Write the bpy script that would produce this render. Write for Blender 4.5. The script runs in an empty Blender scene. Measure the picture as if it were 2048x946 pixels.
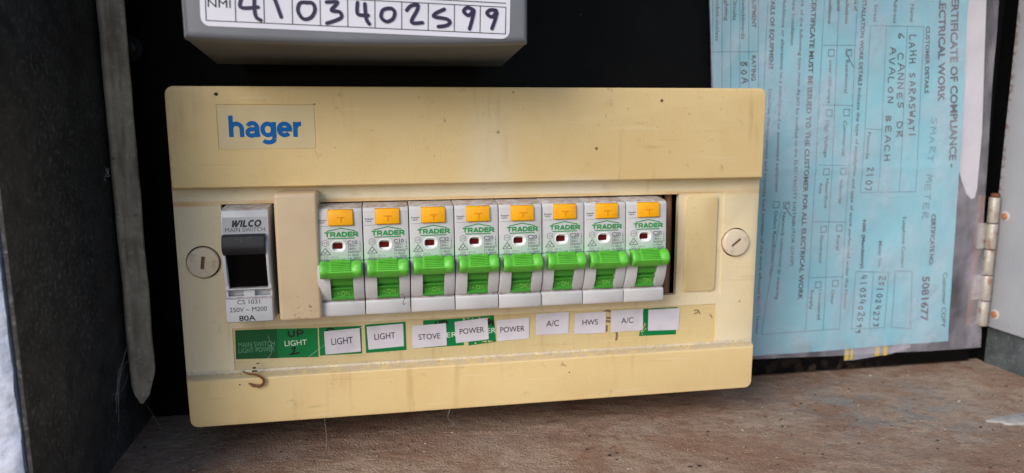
import bpy, bmesh, math, random
from mathutils import Vector, Matrix
random.seed(7)
S = 0.001                                   # everything below is written in millimetres
C = bpy.context.scene.collection

# ------------------------------------------------------------------ camera, light, exposure
cam = bpy.data.cameras.new('camera'); camo = bpy.data.objects.new('camera', cam); C.objects.link(camo)
cam.sensor_width = 36; cam.lens = 25.71; cam.clip_start = 0.005; cam.clip_end = 50
rows = [(0.98414376, -0.17734775, -0.00297088), (0.03162044, 0.15893887, 0.98678193), (0.17453137, 0.97122923, -0.16202651)]
mw = Matrix.Identity(4)
for i in range(3):
    mw[i][0] = rows[0][i]; mw[i][1] = rows[1][i]; mw[i][2] = -rows[2][i]
mw[0][3], mw[1][3], mw[2][3] = 82.473*S, -311.744*S, 130.131*S
camo.matrix_world = mw
cam.dof.use_dof = True; cam.dof.focus_distance = 0.306; cam.dof.aperture_fstop = 10
bpy.context.scene.camera = camo

SUN_EL, SUN_AZ = math.radians(30), math.radians(228)     # azimuth clockwise from +Y; the light comes from behind the camera
sd = Vector((math.sin(SUN_AZ)*math.cos(SUN_EL), math.cos(SUN_AZ)*math.cos(SUN_EL), math.sin(SUN_EL)))
W = bpy.data.worlds.new('World'); bpy.context.scene.world = W; W.use_nodes = True
nt = W.node_tree; bg = nt.nodes['Background']
sky = nt.nodes.new('ShaderNodeTexSky'); sky.sky_type = 'NISHITA'; sky.sun_disc = False
sky.sun_elevation = SUN_EL; sky.sun_rotation = SUN_AZ
nt.links.new(sky.outputs[0], bg.inputs[0]); bg.inputs[1].default_value = 0.105
sl = bpy.data.lights.new('sun', 'SUN'); so = bpy.data.objects.new('sun', sl); C.objects.link(so)
sl.energy = 1.8; sl.angle = math.radians(35); sl.color = (1.0, 0.95, 0.88)
so.rotation_euler = (-sd).to_track_quat('-Z', 'Y').to_euler()
vs = bpy.context.scene.view_settings
vs.view_transform = 'Standard'; vs.look = 'None'; vs.exposure = 0.56; vs.gamma = 1; vs.use_curve_mapping = False
bpy.context.scene.render.engine = 'CYCLES'
bpy.context.scene.cycles.max_bounces = 8
bpy.context.scene.cycles.transparent_max_bounces = 12

# ------------------------------------------------------------------ materials
def lin(r, g, b):
    f = lambda c: (c/255/12.92 if c <= 10 else ((c/255+.055)/1.055)**2.4)
    return (f(r), f(g), f(b), 1)
class Mat:
    """node helper: world-position driven procedural material"""
    def __init__(s, name, col, rough=.5, metal=0, spec=.5):
        s.m = bpy.data.materials.new(name); s.m.use_nodes = True; s.t = s.m.node_tree
        s.b = s.t.nodes['Principled BSDF']; s.col = None; s.base = col
        s.b.inputs['Base Color'].default_value = col; s.b.inputs['Roughness'].default_value = rough
        s.b.inputs['Metallic'].default_value = metal; s.b.inputs['Specular IOR Level'].default_value = spec
        s.geo = s.t.nodes.new('ShaderNodeNewGeometry'); s.pos = s.geo.outputs['Position']; s.bump_out = None
    def n(s, ty, **k):
        x = s.t.nodes.new(ty)
        for a, v in k.items(): setattr(x, a, v)
        return x
    def l(s, a, b): s.t.links.new(a, b)
    def mapped(s, scale=(1, 1, 1), rot=(0, 0, 0), loc=(0, 0, 0)):
        mp = s.n('ShaderNodeMapping'); mp.inputs['Scale'].default_value = scale; mp.inputs['Rotation'].default_value = rot
        mp.inputs['Location'].default_value = loc; s.l(s.pos, mp.inputs['Vector']); return mp.outputs[0]
    def noise(s, mm, lo=.4, hi=.6, detail=4, vec=None, dist=0, rough=.5):
        """0..1 mask of blotches about mm millimetres wide"""
        x = s.n('ShaderNodeTexNoise'); x.inputs['Scale'].default_value = 1000/mm; x.inputs['Detail'].default_value = detail
        x.inputs['Distortion'].default_value = dist; x.inputs['Roughness'].default_value = rough
        s.l(vec or s.pos, x.inputs['Vector'])
        r = s.n('ShaderNodeMapRange'); r.inputs['From Min'].default_value = lo; r.inputs['From Max'].default_value = hi
        s.l(x.outputs['Fac'], r.inputs['Value']); return r.outputs[0]
    def spots(s, mm, size, vec=None):
        """mask of small round specks"""
        x = s.n('ShaderNodeTexVoronoi'); x.inputs['Scale'].default_value = 1000/mm; s.l(vec or s.pos, x.inputs['Vector'])
        r = s.n('ShaderNodeMapRange'); r.inputs['From Min'].default_value = size; r.inputs['From Max'].default_value = size*.6
        s.l(x.outputs['Distance'], r.inputs['Value']); return r.outputs[0]
    def ball(s, c, r0, r1, squash=(1, 1, 1)):
        """mask: 1 inside r0 mm of point c, 0 outside r1"""
        mp = s.n('ShaderNodeVectorMath', operation='SUBTRACT'); s.l(s.pos, mp.inputs[0]); mp.inputs[1].default_value = [v*S for v in c]
        m2 = s.n('ShaderNodeVectorMath', operation='MULTIPLY'); s.l(mp.outputs[0], m2.inputs[0]); m2.inputs[1].default_value = squash
        ln = s.n('ShaderNodeVectorMath', operation='LENGTH'); s.l(m2.outputs[0], ln.inputs[0])
        r = s.n('ShaderNodeMapRange'); r.inputs['From Min'].default_value = r1*S; r.inputs['From Max'].default_value = r0*S
        r.interpolation_type = 'SMOOTHSTEP'
        s.l(ln.outputs['Value'], r.inputs['Value']); return r.outputs[0]
    def axis(s, ax, a, b):
        """mask along world axis: 0 at a mm, 1 at b mm"""
        x = s.n('ShaderNodeSeparateXYZ'); s.l(s.pos, x.inputs[0])
        r = s.n('ShaderNodeMapRange'); r.inputs['From Min'].default_value = a*S; r.inputs['From Max'].default_value = b*S
        s.l(x.outputs[ax], r.inputs['Value']); return r.outputs[0]
    def mul(s, a, b, op='MULTIPLY'):
        x = s.n('ShaderNodeMath', operation=op); x.use_clamp = True
        for i, v in enumerate((a, b)):
            if isinstance(v, (int, float)): x.inputs[i].default_value = v
            else: s.l(v, x.inputs[i])
        return x.outputs[0]
    def mix(s, mask, col, amount=1):
        x = s.n('ShaderNodeMix', data_type='RGBA'); x.inputs[7].default_value = col
        if s.col is None: x.inputs[6].default_value = s.base
        else: s.l(s.col, x.inputs[6])
        s.l(s.mul(mask, amount), x.inputs[0]); s.col = x.outputs[2]; s.l(s.col, s.b.inputs['Base Color']); return s
    def bump(s, height, dist=.1, strength=1):
        x = s.n('ShaderNodeBump'); x.inputs['Distance'].default_value = dist*S; x.inputs['Strength'].default_value = strength
        s.l(height, x.inputs['Height'])
        if s.bump_out: s.l(s.bump_out, x.inputs['Normal'])
        s.bump_out = x.outputs[0]; s.l(s.bump_out, s.b.inputs['Normal']); return s
    def rough(s, mask, lo, hi):
        r = s.n('ShaderNodeMapRange'); r.inputs['To Min'].default_value = lo; r.inputs['To Max'].default_value = hi
        s.l(mask, r.inputs['Value']); s.l(r.outputs[0], s.b.inputs['Roughness']); return s

def plain(name, rgb, rough=.5, **k): return Mat(name, lin(*rgb), rough, **k).m

BROWN = lin(92, 60, 36); DUST = lin(150, 128, 105)
def yellowed(name, rgb, dark, rough):
    a = Mat(name, lin(*rgb), rough)
    a.mix(a.noise(60, .35, .7, 3), lin(*dark), .55)
    a.mix(a.noise(14, .52, .75, 5, dist=.6), lin(*dark), .45)
    a.mix(a.ball((129, 0, 108), 2, 22, (1.2, .3, .55)), lin(226, 218, 200), .4)        # two paler patches around the middle of the cover
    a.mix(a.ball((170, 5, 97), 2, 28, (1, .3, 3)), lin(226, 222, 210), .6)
    a.mix(a.mul(a.spots(19, .05), a.noise(30, .45, .55)), BROWN, .8)
    a.mix(a.mul(a.noise(5, .64, .74, 6, dist=1), a.noise(50, .5, .62)), BROWN, .45)
    a.mix(a.mul(a.noise(3, .6, .8, 6, vec=a.mapped((.15, 1, 1), (0, .5, 0))), a.noise(35, .55, .68)), lin(120, 82, 50), .4)
    dr = a.mapped((1, 1, .1)); a.mix(a.mul(a.noise(5, .56, .72, 5, vec=dr), a.noise(60, .45, .6)), lin(150, 116, 72), .3)      # drip marks
    a.mix(a.noise(2.2, .66, .7, 2, vec=a.mapped((.06, 1, 1), (0, .35, 0))), lin(236, 222, 190), .18)                           # fine scratches
    a.mix(a.noise(2.0, .67, .71, 2, vec=a.mapped((.05, 1, 1), (0, -.8, 0))), lin(150, 124, 86), .15)
    a.mix(a.mul(a.spots(30, .03), 1), lin(60, 36, 22), .9)
    # smudges and grime along the dusty lower ledge
    a.mix(a.mul(a.noise(.9, .54, .7, 6), a.ball((128, 5, 21.8), .3, 2.0, (.0, .3, 1))), lin(96, 78, 60), .7)
    a.mix(a.mul(a.noise(4, .35, .55, 5), a.ball((128, 3, 22), .5, 2.2, (.0, .3, 1))), lin(186, 174, 160), .6)
    a.rough(a.noise(25, .4, .6), rough-.07, rough+.1)
    a.bump(a.noise(.75, .2, .8, 2), .085); a.bump(a.noise(.3, .2, .8, 2), .02)
    return a
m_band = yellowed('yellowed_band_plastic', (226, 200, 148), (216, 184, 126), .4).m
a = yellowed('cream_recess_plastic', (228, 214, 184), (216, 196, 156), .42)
a.mix(a.mul(a.noise(26, .3, .6, 4), a.ball((128, 5, 95), .5, 1.5, (.0, .3, 1))), lin(206, 158, 84), .7)        # amber stain above the opening
a.mix(a.mul(a.axis(0, 90, 235), a.noise(40, .3, .7)), lin(218, 194, 140), .45)
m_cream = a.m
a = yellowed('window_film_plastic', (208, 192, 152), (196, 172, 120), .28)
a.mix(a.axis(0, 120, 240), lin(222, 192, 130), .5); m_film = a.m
a = Mat('beige_blank_plastic', lin(205, 182, 152), .36); a.mix(a.noise(16, .45, .7, 5), lin(186, 164, 130), .5)
a.mix(a.mul(a.noise(1.6, .6, .7, 6, dist=1), a.ball((49, -10, 53), 2, 9, (1, .3, 1.2))), BROWN, .8); a.mix(a.spots(14, .035), BROWN, .6)
a.bump(a.noise(.4, .2, .8, 2), .015); m_blank = a.m
a = Mat('amber_insert_plastic', lin(222, 200, 154), .3); a.mix(a.noise(22, .35, .65, 4, vec=a.mapped((1, 1, .4))), lin(208, 182, 130), .8)
a.mix(a.mul(a.noise(2, .6, .7), a.noise(9, .55, .6)), BROWN, .3); a.bump(a.noise(5, .3, .7, 2), .1); m_insert = a.m
a = Mat('screw_plastic', lin(214, 198, 176), .5); a.mix(a.noise(3, .52, .7, 5), lin(176, 150, 122), .6); a.mix(a.spots(3, .09), BROWN, .5)
a.bump(a.noise(.6, .2, .8), .02); m_screw = a.m
m_screwslot = plain('dirty_slot', (120, 96, 72), .8)

def body_white(name, rgb, r=.38, tint=False):
    a = Mat(name, lin(*rgb), r)
    up = a.n('ShaderNodeSeparateXYZ'); a.l(a.geo.outputs['Normal'], up.inputs[0])
    top = a.n('ShaderNodeMapRange'); top.inputs['From Min'].default_value = .6; top.inputs['From Max'].default_value = .95
    a.l(up.outputs[2], top.inputs['Value'])
    a.mix(a.mul(top.outputs[0], a.noise(2.5, .35, .62, 7)), lin(150, 116, 92), .7)      # settled dust, only on upward faces
    if tint: a.mix(a.mul(a.axis(2, 80, 70.5), a.axis(2, 70.2, 70.8)), lin(160, 206, 172), .75)       # printed green fade at the foot of the label
    a.mix(a.noise(9, .5, .75, 4), lin(rgb[0]-22, rgb[1]-22, rgb[2]-26), .5)
    a.mix(a.mul(a.spots(6, .045), a.noise(9, .5, .6)), lin(90, 70, 60), .7)
    a.bump(a.noise(.5, .2, .8, 2), .012); return a.m
m_white = body_white('breaker_plastic', (199, 198, 202), tint=True)
m_frame = plain('white_window_frame', (236, 236, 238), .3)
m_wilco = body_white('old_switch_plastic', (198, 199, 204), .42)
a = Mat('green_lever_plastic', lin(96, 192, 60), .42); a.mix(a.noise(4, .5, .75, 4), lin(72, 166, 44), .7); a.mix(a.noise(1.0, .56, .72, 6), lin(150, 176, 110), .35); a.mix(a.mul(a.spots(2.6, .07), a.noise(8, .5, .6)), lin(90, 100, 60), .7)
a.bump(a.noise(.4, .2, .8), .01); m_green = a.m
m_greenon = plain('green_rocker_face', (68, 152, 48), .5); m_ontext = plain('lighter_green_emboss', (112, 184, 80), .5)
a = Mat('yellow_test_button', lin(250, 174, 14), .38); a.mix(a.noise(3, .5, .7, 5), lin(232, 156, 20), .7); a.mix(a.noise(1, .62, .75, 5), lin(190, 140, 60), .5); m_yellow = a.m
m_tee = plain('amber_letter', (226, 148, 10), .4)
m_logo = plain('green_print', (20, 138, 62), .75); m_gprint = plain('grey_print', (98, 100, 108), .5)
m_black = plain('black_print', (26, 24, 30), .5)
m_red = plain('dark_red_window', (88, 12, 16), .15)
m_lens = plain('window_socket', (60, 30, 34), .4)
a = Mat('dark_lever_plastic', lin(36, 37, 41), .42, spec=.35); a.mix(a.noise(3, .55, .72, 5), lin(62, 62, 66), .5); a.mix(a.spots(3.5, .05), lin(170, 165, 160), .6); m_lever = a.m
a = Mat('black_rocker_plastic', lin(5, 4, 5), .3, spec=.12); m_rocker = a.m
m_slot = plain('notch_grey', (120, 122, 128), .6)
a = Mat('blue_logo_plastic', lin(0, 98, 174), .5, spec=.2); a.mix(a.noise(2, .6, .75), lin(60, 120, 160), .5); m_blue = a.m
a = Mat('badge_plastic', lin(214, 194, 152), .32); a.mix(a.noise(12, .5, .7), lin(196, 176, 132), .5); m_badge = a.m
a = Mat('green_sticker', lin(0, 118, 62), .28); a.mix(a.noise(10, .5, .75), lin(0, 98, 52), .6); m_gst = a.m
a = Mat('dark_green_sticker', lin(0, 84, 46), .3); a.mix(a.noise(6, .5, .75), lin(10, 70, 44), .6); m_gstd = a.m
a = Mat('paper_label', lin(206, 202, 212), .55); a.mix(a.noise(7, .45, .75), lin(186, 178, 188), .6); m_paper = a.m
m_whitep = plain('white_print', (205, 222, 208), .5); m_faintp = plain('faint_print', (96, 150, 116), .5)
m_ink = plain('marker_ink', (16, 20, 18), .4); m_ink2 = plain('violet_marker_ink', (44, 30, 66), .35); m_smear = plain('smeared_marker', (124, 104, 78), .6)
a = Mat('meter_plastic', lin(124, 127, 136), .4); a.mix(a.noise(20, .4, .7), lin(112, 115, 124), .6); a.mix(a.mul(a.spots(9, .03), a.noise(12, .5, .6)), lin(200, 198, 190), .7)
a.bump(a.noise(.5, .2, .8), .02); m_meter = a.m
a = Mat('white_sticker', lin(222, 221, 234), .38); a.mix(a.noise(20, .5, .75), lin(206, 204, 220), .6); m_stick = a.m

a = Mat('black_board', lin(9, 9, 11), .55, spec=.12); a.mix(a.noise(16, .55, .8, 6), lin(24, 23, 24), .5)
a.mix(a.mul(a.spots(9, .05), a.noise(20, .5, .6)), lin(120, 115, 110), .6)
a.mix(a.mul(a.noise(6, .5, .66, 8, dist=1), a.ball((330, 55, -18), 1, 16, (.22, .3, 1))), lin(100, 82, 70), .4)   # dirt splashed on its foot
a.bump(a.noise(3, .3, .7, 4), .1); m_board = a.m
def galv(name, rgb, dark, r=.55, metal=.2):
    a = Mat(name, lin(*rgb), r, metal=metal)
    a.mix(a.noise(9, .35, .7, 6), lin(*dark), .8); a.mix(a.noise(2.2, .56, .72, 7), lin(rgb[0]+40, rgb[1]+42, rgb[2]+42), .5)
    a.mix(a.mul(a.noise(.9, .6, .7, 4), a.noise(25, .45, .6)), lin(150, 152, 148), .4)
    a.bump(a.noise(2.5, .3, .7, 5), .12); return a
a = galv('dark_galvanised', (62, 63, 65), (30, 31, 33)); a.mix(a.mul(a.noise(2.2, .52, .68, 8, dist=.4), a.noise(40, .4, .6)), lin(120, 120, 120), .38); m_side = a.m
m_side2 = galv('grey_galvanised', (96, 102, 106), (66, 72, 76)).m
a = galv('weathered_zinc', (190, 176, 158), (140, 127, 110), .6, 0); a.mix(a.mul(a.noise(3, .45, .6, 6, vec=a.mapped((1, 1, .12))), a.noise(30, .4, .6)), lin(112, 92, 74), .6); a.mix(a.noise(6, .55, .75, 6, vec=a.mapped((1, 1, .15))), lin(186, 182, 174), .6)
a.mix(a.noise(3, .66, .74), lin(60, 54, 48), .6); m_zinc = a.m
a = Mat('grey_painted_metal', lin(176, 179, 188), .4); a.mix(a.noise(30, .4, .7), lin(160, 163, 174), .6)
a.mix(a.mul(a.noise(3, .5, .6, 7), a.axis(1, 47.5, 51)), lin(130, 84, 56), .9); a.mix(a.noise(2, .66, .74, 6), lin(150, 120, 96), .4); a.mix(a.spots(8, .04), lin(120, 110, 104), .5)
a.bump(a.noise(1.2, .3, .7), .05); m_door = a.m
a = Mat('rusty_hinge_steel', lin(176, 170, 163), .42, metal=.3); a.mix(a.noise(5, .56, .68, 6), lin(140, 90, 58), .7); a.mix(a.noise(2, .64, .72, 6), lin(84, 48, 30), .8)
a.bump(a.noise(1.2, .3, .7), .12); m_hinge = a.m
a = Mat('rust', lin(120, 70, 42), .8); a.mix(a.noise(2, .4, .6), lin(80, 44, 26), .8); m_rust = a.m
m_ring = plain('rivet_ring', (190, 184, 184), .35)
a = Mat('copper_rivet', lin(176, 116, 84), .4); a.mix(a.noise(1.2, .5, .65), lin(140, 84, 54), .8); m_copper = a.m

a = Mat('rusty_concrete_floor', lin(160, 134, 117), .75)
sv = a.mapped((.7, 1, 1), (0, 0, .7))
a.mix(a.noise(60, .4, .62, 4), lin(142, 108, 88), .8)
a.mix(a.noise(26, .46, .62, 6, vec=sv, dist=.5), lin(176, 156, 138), .6)
a.mix(a.mul(a.noise(12, .45, .6, 8, vec=sv, dist=.6), a.ball((330, 0, -16), 10, 62, (.8, 1, 1))), lin(134, 133, 132), .75)
a.mix(a.noise(3, .52, .66, 8, vec=sv), lin(132, 100, 80), .5)
a.mix(a.noise(1.4, .6, .72, 6), lin(206, 192, 174), .6)
a.mix(a.mul(a.noise(4, .6, .68, 6), a.noise(30, .5, .6)), lin(122, 78, 60), .6)
a.mix(a.mul(a.spots(7, .12), a.noise(7, .5, .55)), lin(46, 38, 34), .8)
a.mix(a.noise(.8, .55, .7, 4), lin(96, 76, 62), .5); a.mix(a.mul(a.noise(9, .56, .7, 8, dist=1), a.noise(50, .45, .6)), lin(124, 74, 50), .55)
a.bump(a.noise(7, .3, .7, 8, vec=sv), .8); a.bump(a.noise(1.0, .3, .7, 6), .4); m_floor = a.m
a = Mat('rough_white_paint', lin(206, 212, 232), .7); a.mix(a.noise(10, .55, .68, 7), lin(170, 172, 186), .6); a.mix(a.noise(4, .64, .7, 6), lin(120, 112, 112), .5)
a.bump(a.noise(5, .3, .7, 8), .4); m_wall = a.m
a = Mat('inside_roof', lin(80, 82, 84), .6); a.mix(a.noise(20), lin(60, 62, 64), .5); m_roof = a.m

a = Mat('blue_paper', lin(134, 202, 218), .6); a.mix(a.noise(40, .4, .65, 4), lin(122, 190, 210), .8)
a.mix(a.mul(a.noise(18, .45, .6), a.ball((345, 53, -2), 1, 8, (.1, .3, 1))), lin(130, 138, 124), .5)
a.mix(a.axis(0, 300, 250), lin(120, 172, 190), .6); a.mix(a.noise(3, .62, .72), lin(136, 202, 220), .5); m_blue_paper = a.m
m_cprint = plain('certificate_print', (18, 36, 50), .6); m_cbold = plain('certificate_bold_print', (12, 26, 40), .6)
m_cline = plain('certificate_rules', (60, 104, 128), .6); m_pen = plain('ballpoint_ink', (14, 30, 44), .6); m_penf = plain('faded_pen', (96, 146, 168), .6)
m_card = plain('white_card', (214, 211, 220), .5)
m_stripe = plain('yellow_stripe', (214, 186, 60), .5); m_lilac = plain('grey_lilac_strip', (150, 146, 160), .5)
# clear sleeve: mostly see-through, a little milky, glossy
a = Mat('clear_sleeve', lin(214, 210, 224), .22); tr = a.n('ShaderNodeBsdfTransparent'); mx = a.n('ShaderNodeMixShader')
fr = a.n('ShaderNodeMapRange'); a.l(a.noise(14, .35, .7, 4, vec=a.mapped((1, 1, .6))), fr.inputs['Value']); fr.inputs['To Min'].default_value = .14; fr.inputs['To Max'].default_value = .38
a.bump(a.noise(22, .2, .8, 3), 3)
a.l(fr.outputs[0], mx.inputs[0]); a.l(tr.outputs[0], mx.inputs[1]); a.l(a.b.outputs[0], mx.inputs[2])
a.l(mx.outputs[0], a.t.nodes['Material Output'].inputs['Surface']); m_sleeve = a.m
a = Mat('spider_silk', lin(220, 220, 220), .4); m_web = a.m
m_husk = plain('brown_husk', (120, 70, 30), .4); m_crumb = plain('dark_crumb', (52, 40, 34), .8); m_crumb2 = plain('pale_crumb', (196, 186, 172), .8)
a = Mat('grey_sealant', lin(168, 164, 164), .6); a.mix(a.noise(4, .45, .65, 6), lin(146, 136, 130), .7); m_seal = a.m
m_cable = plain('brown_dusty_cable', (150, 108, 78), .6); m_rail = plain('dull_rail', (60, 50, 44), .6, metal=.3)

# ------------------------------------------------------------------ mesh helpers (mm)
class MB:
    """collects geometry in millimetres, then links it as ONE mesh object"""
    def __init__(s): s.v = []; s.f = []; s.mi = []
    def add(s, v, f, mi=0):
        o = len(s.v); s.v += [tuple(p) for p in v]; s.f += [tuple(o+i for i in q) for q in f]; s.mi += [mi]*len(f); return s
    def bm(s, b, mi=0):
        b.verts.index_update(); s.add([v.co[:] for v in b.verts], [[v.index for v in f.verts] for f in b.faces], mi); b.free(); return s
    def build(s, name, mats, parent=None, org=(0, 0, 0), smooth=None, label=None, kind=None):
        me = bpy.data.meshes.new(name); me.from_pydata([((x-org[0])*S, (y-org[1])*S, (z-org[2])*S) for x, y, z in s.v], [], s.f)
        for m in (mats if isinstance(mats, (list, tuple)) else [mats]): me.materials.append(m)
        me.polygons.foreach_set('material_index', s.mi)
        if smooth is not None:
            me.shade_smooth(); me.set_sharp_from_angle(angle=math.radians(smooth))
        me.update(); o = bpy.data.objects.new(name, me); C.objects.link(o)
        if parent: o.parent = parent
        if label: o['label'] = label
        if kind: o['kind'] = kind
        return o
def tag(o, label, cat, group=None):
    o['label'] = label; o['category'] = cat
    if group: o['group'] = group
    return o
def thing(name, label, cat, loc=(0, 0, 0), group=None):
    o = bpy.data.objects.new(name, None); C.objects.link(o); o.empty_display_size = .01
    o.location = [v*S for v in loc]
    return tag(o, label, cat, group)
def prism(poly, a, b, ax='x'):
    """extrude polygon [(p,q)] from a to b. ax='x': (y,z) profile; 'y': (x,z) outline; 'z': (x,y)"""
    bm = bmesh.new(); mk = {'x': lambda p, q, t: (t, p, q), 'y': lambda p, q, t: (p, t, q), 'z': lambda p, q, t: (p, q, t)}[ax]
    A = [bm.verts.new(mk(p, q, a)) for p, q in poly]; B = [bm.verts.new(mk(p, q, b)) for p, q in poly]; n = len(poly)
    bm.faces.new(A); bm.faces.new(B[::-1])
    for i in range(n): bm.faces.new((A[i], B[i], B[(i+1) % n], A[(i+1) % n]))
    bmesh.ops.recalc_face_normals(bm, faces=bm.faces); return bm
def box(x0, x1, y0, y1, z0, z1, bev=0, seg=2):
    bm = prism([(x0, z0), (x1, z0), (x1, z1), (x0, z1)], y0, y1, 'y')
    if bev: bmesh.ops.bevel(bm, geom=bm.edges[:], offset=bev, segments=seg, profile=.5, affect='EDGES')
    return bm
def bevel(bm, w, seg=2, pred=None, ang=25):
    es = [e for e in bm.edges if len(e.link_faces) == 2 and e.calc_face_angle(0) > math.radians(ang) and (pred is None or pred(e))]
    bmesh.ops.bevel(bm, geom=es, offset=w, segments=seg, profile=.5, affect='EDGES', clamp_overlap=True); return bm
def rrect(x0, x1, z0, z1, r, n=5):
    out = []
    for cx, cz, a0 in ((x1-r, z0+r, -90), (x1-r, z1-r, 0), (x0+r, z1-r, 90), (x0+r, z0+r, 180)):
        for i in range(n+1):
            t = math.radians(a0+90*i/n); out.append((cx+r*math.cos(t), cz+r*math.sin(t)))
    return out
def disc(cx, cz, r, n=32): return [(cx+r*math.cos(2*math.pi*i/n), cz+r*math.sin(2*math.pi*i/n)) for i in range(n)]
def tmp(bm):
    me = bpy.data.meshes.new('tmp'); bm.to_mesh(me); bm.free(); o = bpy.data.objects.new('tmp', me); C.objects.link(o); return o
def cut(bm, cutters, op='DIFFERENCE'):
    """boolean of bm with a list of bmeshes; gives a new bmesh"""
    o = tmp(bm); cs = []
    for c in cutters:
        t = tmp(c); cs.append(t); md = o.modifiers.new('b', 'BOOLEAN'); md.object = t; md.operation = op; md.solver = 'EXACT'
    dg = bpy.context.evaluated_depsgraph_get(); me = bpy.data.meshes.new_from_object(o.evaluated_get(dg))
    out = bmesh.new(); out.from_mesh(me)
    for t in cs + [o]: bpy.data.objects.remove(t)
    return out
def tube(pts, r, n=8, squash=None):
    """swept tube through 3-D points (mm); r a number or a list"""
    P = [Vector(p) for p in pts]; V = []; F = []; R = r if isinstance(r, (list, tuple)) else [r]*len(P)
    up = Vector((0, 1, 0))
    for i, p in enumerate(P):
        t = (P[min(i+1, len(P)-1)]-P[max(i-1, 0)]).normalized()
        a = t.cross(up); a = a.normalized() if a.length > .05 else t.cross(Vector((1, 0, 0))).normalized(); b = a.cross(t)
        for k in range(n):
            w = 2*math.pi*k/n; V.append(p+R[i]*(math.cos(w)*a+math.sin(w)*b*(squash or 1)))
    for i in range(len(P)-1):
        for k in range(n): F.append((i*n+k, i*n+(k+1) % n, (i+1)*n+(k+1) % n, (i+1)*n+k))
    F.append(tuple(range(n))[::-1]); F.append(tuple((len(P)-1)*n+k for k in range(n)))
    return V, F
def smooth_line(pts, k=6):
    """Catmull-Rom through points of any dimension"""
    P = [pts[0]]+list(pts)+[pts[-1]]; out = []
    for i in range(1, len(P)-2):
        for j in range(k):
            t = j/k; out.append(tuple(.5*((2*b)+(-a+c)*t+(2*a-5*b+4*c-d)*t*t+(-a+3*b-3*c+d)*t**3) for a, b, c, d in zip(P[i-1], P[i], P[i+1], P[i+2])))
    out.append(tuple(pts[-1])); return out
# ---- lettering: flat meshes from Blender's built-in font
_tc = {}
def glyphs(s, weight=0, shear=0, extrude=0, res=3, spacing=1):
    key = (s, weight, shear, extrude, res, spacing)
    if key in _tc: return _tc[key]
    cu = bpy.data.curves.new('t', 'FONT'); cu.body = s; cu.size = 1; cu.offset = weight; cu.shear = shear; cu.extrude = extrude; cu.resolution_u = res
    cu.space_character = spacing
    o = bpy.data.objects.new('t', cu); C.objects.link(o); dg = bpy.context.evaluated_depsgraph_get()
    me = bpy.data.meshes.new_from_object(o.evaluated_get(dg)); bpy.data.objects.remove(o)
    v = [tuple(p.co) for p in me.vertices]; f = [tuple(p.vertices) for p in me.polygons]; bpy.data.meshes.remove(me)
    _tc[key] = (v, f); return v, f
_, CAP = 0, None
def write(mb, s, org, right, up, cap, width=None, weight=0, shear=0, extrude=0, res=3, mi=0, nrm=None, center=False, warp=None):
    """lettering with cap height `cap` mm, starting at org (baseline left), optionally stretched to `width`"""
    global CAP
    if CAP is None: CAP = max(p[1] for p in glyphs('H')[0])
    v, f = glyphs(s, weight, shear, extrude/cap if extrude else 0, res)
    if not v: return
    x0 = min(p[0] for p in v); x1 = max(p[0] for p in v); k = cap/CAP; kx = width/(x1-x0) if width else k
    R = Vector(right).normalized(); U = Vector(up).normalized(); N = R.cross(U) if nrm is None else Vector(nrm); O = Vector(org)
    if center: O = O-R*kx*(x1-x0)/2
    out = [O+R*(p[0]-x0)*kx+U*p[1]*k+N*p[2]*k for p in v]
    if warp: out = [warp(p) for p in out]
    mb.add(out, f, mi)
def stroke(mb, pts, w, f3, mi=0, curve=True, seg=5):
    """pen stroke: ribbon of width w along 2-D pts; f3(u, v, lift) gives the 3-D point; lift grows along it so crossings never share a plane"""
    P = [Vector(p) for p in (smooth_line(pts, seg) if curve and len(pts) > 2 else pts)]; n = len(P); V = []; F = []
    for i, p in enumerate(P):
        t = (P[min(i+1, n-1)]-P[max(i-1, 0)]);  t = t.normalized() if t.length > 1e-6 else Vector((1, 0)); q = Vector((-t.y, t.x))*w/2
        l = mb.lift+.03*i/n
        V += [f3(p.x+q.x, p.y+q.y, l), f3(p.x-q.x, p.y-q.y, l)]
    for i in range(n-1): F.append((2*i, 2*i+1, 2*i+3, 2*i+2))
    for i, sgn in ((0, -1), (n-1, 1)):                                    # round ends
        t = (P[min(i+1, n-1)]-P[max(i-1, 0)]); t = t.normalized() if t.length > 1e-6 else Vector((1, 0)); q = Vector((-t.y, t.x)); l = mb.lift+.03*i/n
        o = len(V); m = 5
        for k in range(m+1):
            a = math.pi*k/m; d = q*math.cos(a)*w/2+t*sgn*math.sin(a)*w/2; V.append(f3(P[i].x+d.x, P[i].y+d.y, l))
        F.append(tuple(range(o, o+m+1)))
    mb.lift += .01
    mb.add(V, F, mi)
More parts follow.
